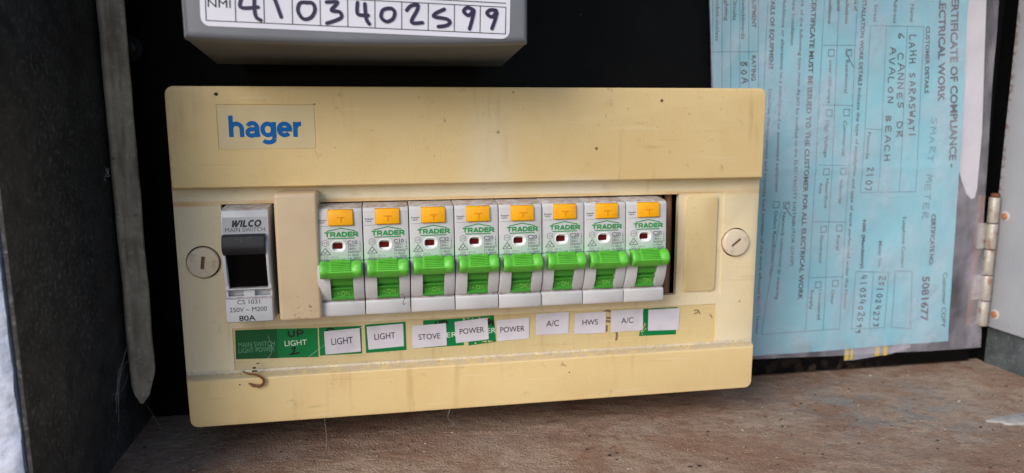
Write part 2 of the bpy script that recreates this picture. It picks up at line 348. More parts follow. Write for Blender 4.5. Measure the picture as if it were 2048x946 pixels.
PEN = {  # simple handwriting capitals on a unit-height cell
 'A': [[(0, 0), (.3, 1), (.62, 0)], [(.12, .4), (.52, .38)]], 'B': [[(.05, 0), (.05, 1), (.5, .8), (.1, .52), (.58, .25), (.05, 0)]],
 'C': [[(.55, .85), (.2, .95), (.02, .5), (.2, .05), (.58, .15)]], 'D': [[(.05, 0), (.05, 1), (.55, .6), (.45, .15), (.05, 0)]],
 'E': [[(.52, .95), (.06, .92), (.05, .5), (.45, .52)], [(.05, .5), (.06, .02), (.55, .05)]], 'H': [[(.05, 1), (.06, 0)], [(.5, 1), (.52, 0)], [(.05, .5), (.52, .52)]],
 'I': [[(.1, 1), (.1, 0)]], 'L': [[(.08, 1), (.05, .02), (.5, .05)]], 'M': [[(0, 0), (.1, 1), (.33, .4), (.55, 1), (.65, 0)]],
 'N': [[(.02, 0), (.06, 1), (.48, .05), (.52, 1)]], 'O': [[(.3, .95), (.02, .5), (.28, .03), (.56, .5), (.3, .97)]], 'R': [[(.05, 0), (.05, 1), (.52, .78), (.1, .5), (.55, 0)]],
 'S': [[(.5, .88), (.15, .9), (.1, .6), (.48, .35), (.3, .03), (.02, .12)]], 'T': [[(0, .97), (.6, 1)], [(.3, .98), (.28, 0)]], 'V': [[(0, 1), (.28, 0), (.56, 1)]],
 'W': [[(0, 1), (.15, 0), (.32, .6), (.48, 0), (.65, 1)]], 'P': [[(.05, 0), (.05, 1), (.52, .75), (.06, .45)]], 'U': [[(.04, 1), (.08, .15), (.45, .1), (.5, 1)]],
 '0': [[(.3, .95), (.04, .5), (.28, .03), (.52, .5), (.3, .97)]], '1': [[(.2, 1), (.22, 0)]], '2': [[(.05, .8), (.35, .98), (.45, .65), (.05, .03), (.55, .06)]],
 '3': [[(.08, .95), (.48, .9), (.22, .58), (.5, .3), (.05, .03)]], '4': [[(.15, 1), (.05, .4), (.5, .42)], [(.42, .8), (.4, 0)]], '5': [[(.5, .95), (.12, .92), (.1, .55), (.48, .4), (.06, .02)]],
 '6': [[(.4, 1), (.05, .35), (.25, 0), (.45, .25), (.08, .38)]], '7': [[(.04, .95), (.5, .95), (.2, 0)]], '8': [[(.45, .85), (.15, .9), (.12, .65), (.45, .3), (.2, 0), (.08, .3), (.45, .85)]],
 '9': [[(.45, .85), (.12, .8), (.15, .5), (.45, .7), (.35, 0)]]}
def handwrite(mb, s, org, right, up, cap, width, w, mi=0, warp=None):
    R = Vector(right).normalized(); U = Vector(up).normalized(); N = R.cross(U); O = Vector(org); n = len(s); adv = width/n
    rnd = random.Random(s)
    for i, ch in enumerate(s):
        if ch not in PEN: continue
        dx = rnd.uniform(-.05, .05); dy = rnd.uniform(-.1, .1); sc = rnd.uniform(.85, 1.1)
        def f3(u, v, l):
            p = O+R*u+U*v+N*l; return warp(p) if warp else p
        for st in PEN[ch]:
            stroke(mb, [((i+dx+x*1.15*sc)*adv, (y*sc+dy)*cap) for x, y in st], w, f3, mi, seg=4)

def bars(mb, glyph_list, org, right, up, cap, w, nrm, shear=0, mi=0, kx=1):
    """heavy lettering out of straight bars and bent ribbons; every piece a hair prouder than the last"""
    R = Vector(right).normalized(); U = Vector(up).normalized(); N = Vector(nrm); O = Vector(org); x = 0; mb.lift = 0
    f3 = lambda u, v, l: O+R*(u+shear*v)+U*v+N*(l*.5)
    for adv, parts in glyph_list:
        for q in parts:
            P = [((x+a*kx)*cap, c*cap) for a, c in q]
            if len(P) > 2: P = smooth_line(P, 5)
            P = [Vector(p) for p in P]; n = len(P); V = []
            for i, p in enumerate(P):
                t = (P[min(i+1, n-1)]-P[max(i-1, 0)]).normalized(); d = Vector((-t.y, t.x))*w/2; l = mb.lift; V += [f3(p.x+d.x, p.y+d.y, l), f3(p.x-d.x, p.y-d.y, l)]
            mb.add(V, [(2*i, 2*i+1, 2*i+3, 2*i+2) for i in range(n-1)], mi); mb.lift += .012
        x += adv*kx
K = .5523
def arcp(cx, cz, rx, rz, a0, a1, n=9): return [(cx+rx*math.cos(math.radians(a0+(a1-a0)*i/n)), cz+rz*math.sin(math.radians(a0+(a1-a0)*i/n))) for i in range(n+1)]
GT = (.98, [[(0, .9), (.9, .9)], [(.45, .95), (.45, 0)]])
GR = (1.02, [[(.12, 0), (.12, 1)], [(.12, .9), (.55, .9)]+arcp(.6, .67, .2, .23, 80, -80, 6)+[(.55, .42), (.12, .42)], [(.5, .42), (.86, 0)]])
GA = (1.0, [[(.08, 0), (.47, 1)], [(.86, 0), (.47, 1)], [(.22, .26), (.74, .26)]])
GD = (1.05, [[(.12, 0), (.12, 1)], [(.12, .9), (.4, .9)]+arcp(.45, .5, .4, .4, 80, -80, 8)+[(.4, .1), (.12, .1)]])
GE = (.92, [[(.12, 0), (.12, 1)], [(.12, .9), (.82, .9)], [(.12, .5), (.76, .5)], [(.12, .1), (.84, .1)]])
GW = (1.22, [[(.1, 1), (.22, 0)], [(.22, 0), (.55, 1)], [(.55, 1), (.67, 0)], [(.67, 0), (1.1, 1)]])
GI = (.38, [[(.14, 0), (.14, 1)]])
GL = (.72, [[(.12, 0), (.12, 1)], [(.12, .11), (.66, .11)]])
GC = (.9, [arcp(.48, .5, .36, .4, 45, 315, 12)])
GO = (.95, [arcp(.48, .5, .37, .4, 0, 360, 16)])
# lower-case letters of the badge, x-height 1
Lh = (1.1, [[(.16, 0), (.16, 1.42)], arcp(.52, .52, .36, .36, 180, 0, 8)+[(.88, 0)]])
La = (1.04, [arcp(.50, .62, .32, .30, 160, 0, 8)+[(.82, .3), (.88, 0)], [(.82, .5), (.55, .52)]+arcp(.42, .30, .26, .21, 100, 300, 8)+[(.7, .16), (.82, .36)]])
Lg = (1.12, [arcp(.5, .5, .36, .38, 0, 360, 16), [(.92, 1), (.92, -.1)], [(.92, -.12)]+arcp(.52, -.12, .40, .24, 0, -150, 8)])
Le = (1.1, [arcp(.52, .5, .38, .38, -42, -360, 16), [(.2, .5), (1.03, .5)]])
Lr_ = (.7, [[(.16, 0), (.16, 1)], arcp(.54, .46, .38, .42, 180, 85, 6)])
# ------------------------------------------------------------------ the setting: inside of the meter cabinet
def struct(name, mb, m, **k): return mb.build(name, m, kind='structure', **k)
def sheet(fn, nu, nv):
    V = [fn(i/nu, j/nv) for j in range(nv+1) for i in range(nu+1)]
    F = [(j*(nu+1)+i, j*(nu+1)+i+1, (j+1)*(nu+1)+i+1, (j+1)*(nu+1)+i) for j in range(nv) for i in range(nu)]
    return V, F
XL, XR, ZF, ZT = -33, 437.2, -16.5, 330
fl = MB()
rnd = random.Random(3)
from mathutils import noise as mn
def floor_pt(u, v):
    x = -60+u*(520); y = -140+v*200
    z = ZF+.5*mn.noise((x*.03, y*.03, 0))+.35*mn.noise((x*.12, y*.2, 3))+.15*mn.noise((x*.5, y*.6, 5))
    if y > 50: z = min(z, ZF)
    return (x, y, z)
fl.add(*sheet(floor_pt, 260, 110)); struct('floor', fl, m_floor, smooth=60)
b = MB(); b.bm(box(XL-1.2, XL, -62.5, 62, ZF-12, ZT)); b.bm(box(XL-1.2, XL+5, -63.6, -62.5, ZF-12, -15.8))
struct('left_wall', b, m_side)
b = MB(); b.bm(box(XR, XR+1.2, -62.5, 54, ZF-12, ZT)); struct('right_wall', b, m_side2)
b = MB(); b.bm(box(XL-2, XR+2, -62, 62, ZT, ZT+2)); struct('ceiling', b, m_roof)
b = MB(); b.bm(box(XL-2, XR+2, 61, 63, ZF-12, ZT)); b.bm(box(XR+.3, XR+2, 54.2, 60.9, ZF-12, ZT)); struct('back_wall', b, m_board)
def reveal(u, v):
    a = -35.5-u*90; z = -120+v*520
    return (a, -63.5+1.1*mn.noise((a*.08, 0, z*.08))+.6*mn.noise((a*.3, 4, z*.3)) + (u < .001)*.8, z)
b = MB(); V, F = sheet(reveal, 50, 260); b.add(V, [f[::-1] for f in F]); b.bm(box(-125, -35.7, -61, -10, -120, 400)); struct('rendered_wall', b, m_wall, smooth=60)

# black mounting board
b = MB(); bm = box(-31, 427.3, 55, 60, -15.4, 325); bevel(bm, .5, 2); b.bm(bm)
tag(b.build('mounting_board', m_board, smooth=30), 'black mounting board behind the beige switchboard, its foot dirty', 'board')
b = MB(); b.bm(bevel(prism(disc(-28, 161, 4.2, 6), 51.5, 55, 'y'), .6)); b.bm(prism(disc(-28, 161, 6, 24), 54, 55, 'y'))
tag(b.build('board_bolt', m_lever, smooth=30), 'dull bolt head on the black board beside the zinc strip', 'bolt')

# upright zinc strip at the left: bright rolled edge plus a flat web, tapered foot
b = MB()
zt = 325
bm = bmesh.new()
# folded section as seen from above, from the outer lip round to the inner edge: (x, y)
sec = [(-29.6, 44), (-31.2, 39), (-32.1, 33), (-32.0, 30.6), (-31.2, 28.9), (-30.0, 28.1), (-28.8, 28.2), (-28.0, 29.0), (-27.4, 30.2), (-24.6, 31.0), (-21.8, 31.6), (-21.5, 32.4)]
foot = [24, 21, 15.5, 13.5, 10, 6.5, 4, 2, 1.2, 4.8, 15, 17.5]
ring = []
nz = 60
for j in range(nz+1):
    row = []
    for (x, y), z0 in zip(sec, foot):
        z = z0+(zt-z0)*(j/nz)**1.3; w = .35*mn.noise((x*.1, 0, z*.045))+.12*mn.noise((x, 2, z*.3)); row.append(bm.verts.new((x+w, y+w*.8, z)))
    ring.append(row)
for j in range(nz):
    for i in range(len(sec)-1): bm.faces.new((ring[j][i], ring[j][i+1], ring[j+1][i+1], ring[j+1][i]))
bmesh.ops.recalc_face_normals(bm, faces=bm.faces); bmesh.ops.solidify(bm, geom=bm.faces[:], thickness=.9)
b.bm(bm); tag(b.build('zinc_strip', m_zinc, smooth=50), 'upright weathered zinc strip with tapered foot, left of the switchboard', 'metal strip')

# right: light grey hinged panel folded back along the side wall, barrel hinge with rust, rivets
t = thing('hinged_panel', 'light grey metal panel on a rusty hinge at the right edge', 'metal panel', (434, 51, 6))
o3 = (434, 51, 6)
b = MB(); bm = prism([(431.9, 51), (435.6, -40), (436.8, -40), (433.4, 51)], 7.2, 320, 'z'); bevel(bm, .4); b.bm(bm); b.build('panel', m_door, t, o3, 30)
for z in (73.1, 15.4):
    b = MB(); bm = prism(disc(45.0, z, 3.0, 24), 431.9, 433.2, 'x'); bevel(bm, .35); b.bm(bm); r = b.build('rivet', m_ring, t, o3, 40)
    b = MB(); bm = prism(disc(45.0, z, 1.9, 20), 431.1, 432.1, 'x'); bevel(bm, .5, 3); b.bm(bm); b.build('rivet_head', m_copper, r, o3, 40)
h = thing('barrel_hinge', 'rusty steel barrel hinge between the black board and the grey panel', 'hinge', (427, 48, 8))
oh = (427, 48, 8)
for i in range(5):
    z0 = 8+i*15.2
    b = MB(); b.bm(bevel(prism(disc(427.6+(.3 if i % 2 else 0), 48.6, 2.9, 20), z0+.25, z0+14.9, 'z'), .3)); 
    if i % 2: b.bm(box(421, 427, 50.4, 51.6, z0+.3, z0+14.9))
    b.build('knuckle', m_hinge, h, oh, 40)
b = MB(); b.bm(bevel(box(420.6, 424.6, 51.8, 53.4, 7, 84.5), .3)); b.build('hinge_leaf', m_rust, h, oh, 30)
b = MB(); b.bm(bevel(prism(disc(427.7, 48.6, 2.4, 20), 83.7, 86, 'z'), .8)); b.build('hinge_pin', m_rust, h, oh, 40)
# ------------------------------------------------------------------ grey electricity meter above
mt = thing('electricity_meter', 'grey plastic electricity meter with a handwritten number sticker, above the switchboard', 'meter', (78, 20, 152)); om = (78, 20, 152)
def meter_ring(y, x0, x1, zb, arc, n=24):
    xc = (x0+x1)/2; h = (x1-x0)/2
    return [(x0+(x1-x0)*i/n, y, zb-arc*(1-((x0+(x1-x0)*i/n-xc)/h)**2)) for i in range(n+1)]+[(x1, y, 300), (x0, y, 300)]
b = MB(); bm = bmesh.new(); rs = [[bm.verts.new(p) for p in meter_ring(*a)] for a in
     ((54, 20, 133, 154.5, 0), (20, 16.6, 137.4, 152.3, .2), (-34.5, 18.2, 137.3, 156.6, 1.2), (-36.5, 18.0, 137.5, 156.5, 1.4), (-38.6, 18.1, 137.4, 157.0, 1.5), (-39.7, 18.9, 136.6, 158.0, 1.5), (-40, 20.2, 135.4, 159.2, 1.5))]
for A, B in zip(rs, rs[1:]):
    n = len(A)
    for i in range(n): bm.faces.new((A[i], A[(i+1) % n], B[(i+1) % n], B[i]))
bm.faces.new(rs[0][::-1]); bm.faces.new(rs[-1]); bmesh.ops.recalc_face_normals(bm, faces=bm.faces); b.bm(bm)
b.build('casing', m_meter, mt, om, 35)
def ms(x, z, l=0): return Vector((x, -40.12-l, z))                      # the sticker's plane
ang = math.atan2(159.6-162.4, 127.9-24.2)
R2 = Vector((math.cos(ang), 0, math.sin(ang))); U2 = Vector((-math.sin(ang), 0, math.cos(ang)))
def stk(u, v, l=0): return ms(24.0, 160.9, l)+R2*u+U2*v                  # sticker coordinates, u right, v up
b = MB(); out = rrect(0, 106.6, 0, 40, 3.0, 8); b.add([stk(u, v) for u, v in out], [tuple(range(len(out)))]); st = b.build('number_sticker', m_stick, mt, om)
b = MB()
def rule(mb, u0, v0, u1, v1, w=.28, l=.08):
    d = Vector((u1-u0, v1-v0)).normalized(); q = Vector((-d.y, d.x))*w/2
    mb.add([stk(u0+q.x, v0+q.y, l), stk(u0-q.x, v0-q.y, l), stk(u1-q.x, v1-q.y, l), stk(u1+q.x, v1+q.y, l)], [(0, 1, 2, 3)])
cells = [1.8, 11.4]+[11.4+9.36*k for k in range(1, 11)]
rule(b, 1.8, 1.8, 105.0, 1.8); rule(b, 1.8, 11.2, 105.0, 11.2, .28, .1); rule(b, 1.8, 12.6, 105, 12.6, .28, .1)
for c in cells: rule(b, c, 1.8, c, 11.2, .26, .12)
write(b, 'NMI', stk(2.5, 6.3, .1), R2, U2, 2.6, 7.4, res=4); b.build('printed_table', m_black, st, om)
DIG = [[[(3.2, 10.5), (1.6, 5.0), (7.4, 5.2)], [(6.4, 10.5), (6.2, 5), (6.7, 1.9), (8.2, .9)]], [[(3.0, 9.6), (4.2, 6.5), (5.6, 2.3)]],
       [[(4.9, 7.6), (2.6, 7.2), (1.9, 4.6), (3.6, 2.0), (6.2, 2.6), (7.6, 5.2), (6.8, 7.4), (4.7, 7.5)]],
       [[(2.2, 8.0), (5.7, 8.3), (5.4, 7.3), (3.8, 5.3), (6.6, 4.9), (7.2, 3.2), (5.2, 2.0), (2.2, .9)]],
       [[(3.4, 8.4), (3.2, 5.6), (3.8, 4.3), (7.0, 4.2)], [(5.9, 8.1), (6.3, 3.2), (7.4, 1.3)]],
       [[(4.7, 7.0), (2.7, 6.2), (2.2, 3.8), (4.0, 2.4), (6.2, 3.4), (6.9, 5.6), (5.9, 6.9), (4.5, 6.9)]],
       [[(1.7, 6.6), (3.2, 8.2), (5.6, 8.6), (5.4, 6.9), (3.4, 2.6), (7.3, 2.6)]], [[(5.7, 7.6), (2.7, 6.1), (2.1, 4.9), (6.4, 4.3), (7.8, 3.2), (6.4, 2.0), (3.6, 1.5)]],
       [[(6.9, 7.9), (4.6, 8.6), (3.3, 7.2), (5.2, 5.9), (7.0, 7.8), (6.4, 4.6), (5.5, 1.2)]], [[(5.8, 8.1), (3.6, 8.2), (2.4, 6.9), (4.3, 5.8), (6.0, 7.6), (5.4, 4.8), (4.3, 1.7)]]]
b = MB(); b.lift = .16
for k, dg_ in enumerate(DIG):
    for s_ in dg_: stroke(b, [(cells[k+1]+x, 1.8+z) for x, z in s_], 1.25, stk)
b.build('handwritten_number', m_ink2, st, om)
# ------------------------------------------------------------------ the beige switchboard enclosure
sb = thing('switchboard_cover', 'yellowed beige plastic switchboard cover holding a row of circuit breakers', 'switchboard', (128, 52, 0)); ob = (128, 52, 0)
prof = [(54, 3), (0, .3), (0, 20.7), (1.2, 21.2), (4.6, 22.0), (5, 22.6), (5, 99.6), (4.2, 101), (1.8, 101.6), (0, 102.0), (0, 142.4), (54, 139)]
xs = lambda y, z=50: (0 - min(y, 5)*.24, 256 + min(y, 5)*.3) if 20.9 < z < 101.8 else (y*.04, 256-y*.04)
bm = bmesh.new(); Lr = [bm.verts.new((xs(y, z)[0], y, z)) for y, z in prof]; Rr = [bm.verts.new((xs(y, z)[1], y, z)) for y, z in prof]; n = len(prof)
bm.faces.new(Lr); bm.faces.new(Rr[::-1])
for i in range(n): bm.faces.new((Lr[i], Rr[i], Rr[(i+1) % n], Lr[(i+1) % n]))
bmesh.ops.recalc_face_normals(bm, faces=bm.faces)
es = [e for e in bm.edges if abs(e.verts[0].co.x-e.verts[1].co.x) < 15 and ((min(v.co.z for v in e.verts) > 138.5) or max(v.co.z for v in e.verts) < 3.2) and abs(e.verts[0].co.y-e.verts[1].co.y) > 1.5]
bmesh.ops.bevel(bm, geom=es, offset=3.4, segments=5, profile=.5, affect='EDGES')
bevel(bm, .6, 3, lambda e: all(-3 < v.co.y < .05 for v in e.verts), 35)
bevel(bm, .5, 2, lambda e: all(.6 < v.co.y < 6 for v in e.verts) and abs(e.verts[0].co.x-e.verts[1].co.x) < 2, 60)
cutters = [box(3, 253, 8.2, 70, 4.5, 137), prism([(17.2, 47), (217.8, 47), (217.8, 94.6), (17.2, 94.6)], -5, 20, 'y'),
           box(18.4, 238.6, 2, 5.35, 22.9, 41.6, .12, 1), box(217.0, 240.2, 2, 5.3, 46.6, 95.2), box(18.9, 57.1, -3, .3, 117.1, 135.2, .1, 1),
           prism(disc(8.9, 70.6, 6.95, 40), 3, 12, 'y'), prism(disc(246.6, 71.1, 6.95, 40), 3, 12, 'y')]
bm = cut(bm, cutters)
b = MB(); b.bm(bm)
for i, f in enumerate(b.f):
    ps = [b.v[k] for k in f]; y = sum(p[1] for p in ps)/len(ps); z = sum(p[2] for p in ps)/len(ps)
    b.mi[i] = 1 if (22.0 < z < 101.2 and y > 1.5) else 0
    if 4.9 < y < 5.4 and 22.8 < z < 41.7: b.mi[i] = 2
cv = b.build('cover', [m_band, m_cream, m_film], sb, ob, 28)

# the maker's badge
b = MB(); out = rrect(19.2, 56.8, 117.4, 134.9, .8); b.bm(bevel(prism(out, .1, .6, 'y'), .08, 1, lambda e: all(v.co.y < .2 for v in e.verts))); bd = b.build('badge', m_badge, sb, ob, 30)
b = MB(); bars(b, [Lh, La, Lg, Le, Lr_], (23.2, .02, 122.3), (1, 0, -.004), (0, 0, 1), 6.0, 1.72, (0, -1, 0), kx=.95)
b.build('raised_lettering', m_blue, bd, ob)

for (x, z, q) in ((19.3, 139.2, .75), (21.0, 18.2, .35), (165, 14, .3), (57.0, 135.3, .3), (219, 131, .25)):
    b = MB(); m_ = bmesh.new(); bmesh.ops.create_icosphere(m_, subdivisions=2, radius=q)
    for v in m_.verts: v.co *= 1+.3*mn.noise(v.co*3+Vector((x, 0, z)))
    bmesh.ops.transform(m_, matrix=Matrix.Translation((x, -.05, z)) @ Matrix.Diagonal((1.1, .5, .9, 1)), verts=m_.verts); b.bm(m_); b.build('dirt_speck', m_crumb, sb, ob)
# slotted retaining screws
def screw(x, z, rot, r=6.35):
    b = MB(); bm = prism(disc(x, z, r, 40), 3.4, 9, 'y'); bevel(bm, .45, 3, lambda e: all(v.co.y < 3.6 for v in e.verts))
    c = bmesh.new(); k = Matrix.Rotation(rot, 3, 'Y'); q = box(-.75, .75, 0, 4.5, -2.7, 2.7); q.transform(Matrix.Translation((x, 0, z)) @ k.to_4x4()); c.free()
    b.bm(cut(bm, [q])); s = b.build('retaining_screw', m_screw, sb, ob, 30)
    b = MB(); q = box(-.7, .7, 4.35, 4.7, -2.65, 2.65); q.transform(Matrix.Translation((x, 0, z)) @ k.to_4x4()); b.bm(q); b.build('slot', m_screwslot, s, ob)
screw(8.9, 70.6, math.radians(8)); screw(246.6, 71.1, math.radians(52))

# blanking pieces
b = MB(); bm = box(40.0, 57.0, -9, 22, 47.2, 99.9); bevel(bm, 1.5, 5); b.bm(bm); b.build('blanking_cover', m_blank, sb, ob, 40, 'tall raised beige blanking cover between main switch and breakers')
b = MB(); bm = prism(rrect(221, 236.9, 48.3, 93.6, 1.8), 4.2, 5.6, 'y'); bevel(bm, .5, 2, lambda e: all(v.co.y < 4.5 for v in e.verts), 40); b.bm(bm)
b.build('blanking_plate', m_insert, sb, ob, 35, 'flat amber blanking plate at the right end of the opening')
b = MB(); b.bm(box(17.9, 217, 30, 31, 60, 78)); b.bm(box(17.9, 217, 27, 30, 58, 60)); b.bm(box(17.9, 217, 27, 30, 78, 80)); b.build('mounting_rail', m_rail, sb, ob)
for i, (x, y, r) in enumerate(((211.6, 15, 1.7), (215.6, 13, 1.9))):
    b = MB(); V, F = tube(smooth_line([(x+.5, y, 8), (x-.6, y-2, 40), (x+.9, y+1, 66), (x-.3, y-1, 90), (x+.6, y+3, 130)], 6), r, 10); b.add(V, F); b.build('cable', m_cable, sb, ob, 60)

# circuit labels: (name, corner quad TL TR BR BL, lift, material, label)
YL = 5.35
def quad_label(name, q, lift, mat, label, curl=0):
    TL, TR, BR, BL = [Vector((x, 0, z)) for x, z in q]; b = MB()
    def fn(u, v):
        p = (BL*(1-u)+BR*u)*(1-v)+(TL*(1-u)+TR*u)*v; y = YL-lift-curl*(max(0, u-.8)**2*12+max(0, .2-u)**2*8)*v
        return (p.x, y-.03*mn.noise((p.x*.4, lift*9, p.z*.4)), p.z)
    V, F = sheet(fn, 12, 6); b.add(V, F); o = b.build(name, mat, sb, ob, 60, label); return o
def print_on(o, items, lift, q=None):
    b = {}
    for (txt, x, z, wd, cap, mat, dx, dz) in items:
        m = b.setdefault(txt, (MB(), mat)); write(m[0], txt, (x, YL-lift-.04, z), (wd, 0, dz), (-dz, 0, wd), cap, wd, res=4)
    for k, (m, mat) in b.items(): m.build('lettering', mat, o, ob)
g0 = quad_label('green_label', [(19.5, 40.6), (37.2, 40.3), (36.9, 27.2), (19.1, 27.8)], .10, m_gstd, 'darker half of the green strip, MAIN SWITCH')
print_on(g0, [('MAIN SWITCH', 20.5, 33.0, 14.9, 2.1, m_faintp, 0, -.15), ('LIGHT POWER', 20.4, 30.4, 14.8, 2.1, m_faintp, 0, .1)], .12)
g1 = quad_label('green_label', [(36.6, 40.3), (53.5, 39.8), (53.4, 26.7), (36.4, 27.3)], .13, m_gst, 'green label printed LIGHT with marker writing')
print_on(g1, [('LIGHT', 39.5, 32.4, 9.3, 2.3, m_whitep, 0, .2)], .16)
def pen_on(o, strokes, lift, w, mat):
    b = MB(); b.lift = 0
    for s in strokes: stroke(b, s, w, lambda u, v, l: Vector((u, YL-lift-.05-l, v)), seg=5)
    b.build('marker_writing', mat, o, ob)
pen_on(g1, [[(41.3, 39.0), (41.6, 36.9), (43.4, 36.9), (43.6, 38.9)], [(45.2, 36.6), (45.1, 39.2), (47.2, 38.6), (46.8, 37.6), (45.3, 37.8)],
            [(42.4, 31.0), (43.6, 31.8), (43.4, 30.4), (42.6, 28.9)], [(41.5, 28.6), (43.4, 28.8), (45.2, 29.2)]], .16, .75, m_ink)
g2 = quad_label('green_label', [(54.0, 39.9), (72.2, 39.7), (72.1, 27.1), (54.0, 27.2)], .10, m_gst, 'green label behind the first white LIGHT label')
pen_on(g2, [[(57.3, 38.2), (58.2, 39.3), (59.6, 39.2), (60.4, 38.5)]], .13, .8, m_ink)
g3 = quad_label('green_label', [(73.6, 40.2), (91.4, 40.5), (91.5, 27.5), (73.8, 27.2)], .10, m_gst, 'green label behind the second white LIGHT label')
g4 = quad_label('green_label', [(99.1, 40.7), (117.0, 40.9), (117.2, 28.2), (99.2, 28.0)], .08, m_gst, 'green label behind STOVE, partly covered')
print_on(g4, [('ER', 109.5, 32.2, 4.6, 2.3, m_whitep, 0, .1)], .11)
pen_on(g4, [[(104.8, 39.6), (105.1, 38.2), (106.4, 38.3), (106.5, 39.9)], [(107.6, 37.8), (107.7, 40.0), (109.7, 39.4), (109.2, 38.4)]], .1, .9, m_ink)
g5 = quad_label('green_label', [(117.5, 41.0), (131.0, 41.5), (131.9, 28.9), (119.4, 27.9)], .09, m_gst, 'peeling green label behind the first POWER label')
print_on(g5, [('ER', 127.9, 33.2, 3.9, 2.3, m_whitep, 0, .1)], .12)
pen_on(g5, [[(128.6, 39.6), (128.8, 37.4), (130.0, 39.2), (130.5, 36.9)]], .12, .9, m_ink)
g6 = quad_label('green_label', [(202.2, 40.9), (219.0, 40.9), (218.6, 27.5), (200.1, 27.7)], .06, m_gst, 'green label behind the blank white label')
WL = [('LIGHT', [(56.2, 38.1), (71.4, 38.8), (71.6, 28.1), (56.4, 27.6)], (59.2, 31.8, 9.2, 2.9, .35), 'white paper label LIGHT, left one on a green square'),
      ('LIGHT', [(74.4, 39.2), (90.3, 39.8), (90.4, 29.4), (74.9, 28.7)], (77.7, 33.0, 9.1, 2.7, .35), 'white paper label LIGHT, right one with a green border'),
      ('STOVE', [(94.2, 38.5), (109.3, 38.9), (109.5, 28.6), (94.1, 28.1)], (97.0, 31.9, 9.6, 2.5, .15), 'white paper label STOVE'),
      ('POWER', [(113.1, 39.3), (128.0, 40.5), (128.6, 30.4), (113.6, 29.4)], (115.4, 33.4, 11.1, 2.5, .5), 'white paper label POWER, left one tilted over green'),
      ('POWER', [(132.1, 39.0), (147.3, 39.5), (147.2, 29.7), (132.4, 29.2)], (133.9, 33.2, 11.2, 2.5, .15), 'white paper label POWER, right one on plain beige'),
      ('A/C', [(150.4, 41.1), (165.9, 41.3), (165.8, 31.1), (150.4, 31.0)], (155.3, 34.9, 5.9, 2.7, .0), 'white paper label A/C, left one'),
      ('HWS', [(168.8, 40.4), (183.7, 40.5), (183.6, 30.3), (168.4, 30.6)], (172.4, 34.6, 7.4, 2.5, -.05), 'white paper label HWS'),
      ('A/C', [(186.1, 40.8), (201.7, 41.0), (202.0, 30.5), (186.3, 30.4)], (191.2, 34.4, 5.9, 2.7, .0), 'white paper label A/C, right one'),
      ('', [(204.4, 40.3), (220.0, 40.4), (219.8, 29.7), (204.5, 30.1)], None, 'blank white paper label over green, last on the right')]
for i, (txt, q, t, lab) in enumerate(WL):
    o = quad_label('paper_label', q, .24, m_paper, lab, (.35, .15, .1, .3, .12, .4, .15, .3, .2)[i])
    if t:
        b = MB(); wd = t[2]; write(b, txt, (t[0], YL-.31, t[1]), (wd, 0, t[4]), (-t[4], 0, wd), t[3], wd, weight=.002, res=5); b.build('lettering', m_black, o, ob)
# scraps of torn green film, bits of clear tape and smeared marker on the strip
b = MB(); rnd = random.Random(11)
for k in range(46):
    if k < 20: x, z = rnd.uniform(201, 203.4), rnd.uniform(28.4, 34.5)
    elif k < 34: x, z = rnd.uniform(121.5, 131.5), 28.6+rnd.uniform(0, 1.2)
    else: x, z = rnd.uniform(116.5, 131), 40.9+rnd.uniform(-.9, .3)
    r = rnd.uniform(.12, .42); n_ = rnd.randint(4, 7); a0 = rnd.random()*6
    b.add([(x+r*math.cos(a0+6.283*i/n_)*rnd.uniform(.6, 1.3), YL-.27-.003*k, z+r*math.sin(a0+6.283*i/n_)*rnd.uniform(.6, 1.3)) for i in range(n_)], [tuple(range(n_))])
b.build('torn_flecks', m_film, sb, ob, kind='stuff')
b = MB(); b.lift = 0
for s in ([(182.8, 40.3), (184.6, 40.9), (185.6, 40.4)], [(184.4, 37.4), (185.9, 37.3)], [(183.6, 36.0), (185.6, 35.6)], [(184.2, 33.4), (184.1, 31.2)], [(189.0, 30.2), (189.3, 28.6), (189.0, 26.6)],
          [(227.4, 38.7), (229.2, 38.9), (229.0, 37.6), (227.6, 37.3)], [(229.6, 38.6), (230.4, 37.0)], [(235.6, 36.4), (236.6, 34.8)]):
    stroke(b, s, 1.1 if s[0][0] < 200 else .5, lambda u, v, l: Vector((u, YL-.05-l, v)))
b.build('marker_smear', m_smear, sb, ob, kind='stuff')

# ------------------------------------------------------------------ main switch
wx, wz = 19.2, 47.2
ws = thing('main_switch', 'old grey main switch marked 80A with a black toggle, left end of the row', 'main switch', (wx, 30, wz)); ow = (wx, 30, wz)
pf = [(30, 47.6), (4, 47.2), (-4.2, 46.7), (-5.8, 46.0), (-6.6, 44.6), (-7.6, 35.8), (-7.6, 13.9), (-6.2, 13.2), (-6.4, 10.6), (-8.1, 10.0), (-8.6, 3.6), (-8.1, .7), (-7.2, .1), (30, 0)]
bm = prism([(y, wz+z) for y, z in pf], wx, wx+18.2); bevel(bm, .45, 2, lambda e: all(abs(v.co.x-e.verts[0].co.x) < .01 for v in e.verts) and all(v.co.y < 5 for v in e.verts))
well = prism([(-30, wz+14.4), (1, wz+14.4), (2.6, wz+18), (3.2, wz+25), (1.6, wz+33), (-30, wz+35.9)], wx+1.6, wx+16.9)
n1 = box(wx+.9, wx+7.0, -12, -3.6, wz+10.9, wz+13.2); n2 = box(wx+11.2, wx+17.4, -12, -3.6, wz+10.9, wz+13.2)
b = MB(); b.bm(cut(bm, [well, n1, n2])); body = b.build('body', m_wilco, ws, ow, 30)
b = MB(); 
arc = [(-7.3, 35.6), (-9.6, 33.5), (-10.2, 31), (-9.6, 24), (-8.4, 17.5), (-7.0, 14.1), (-4, 14.1), (-4, 35.6)]
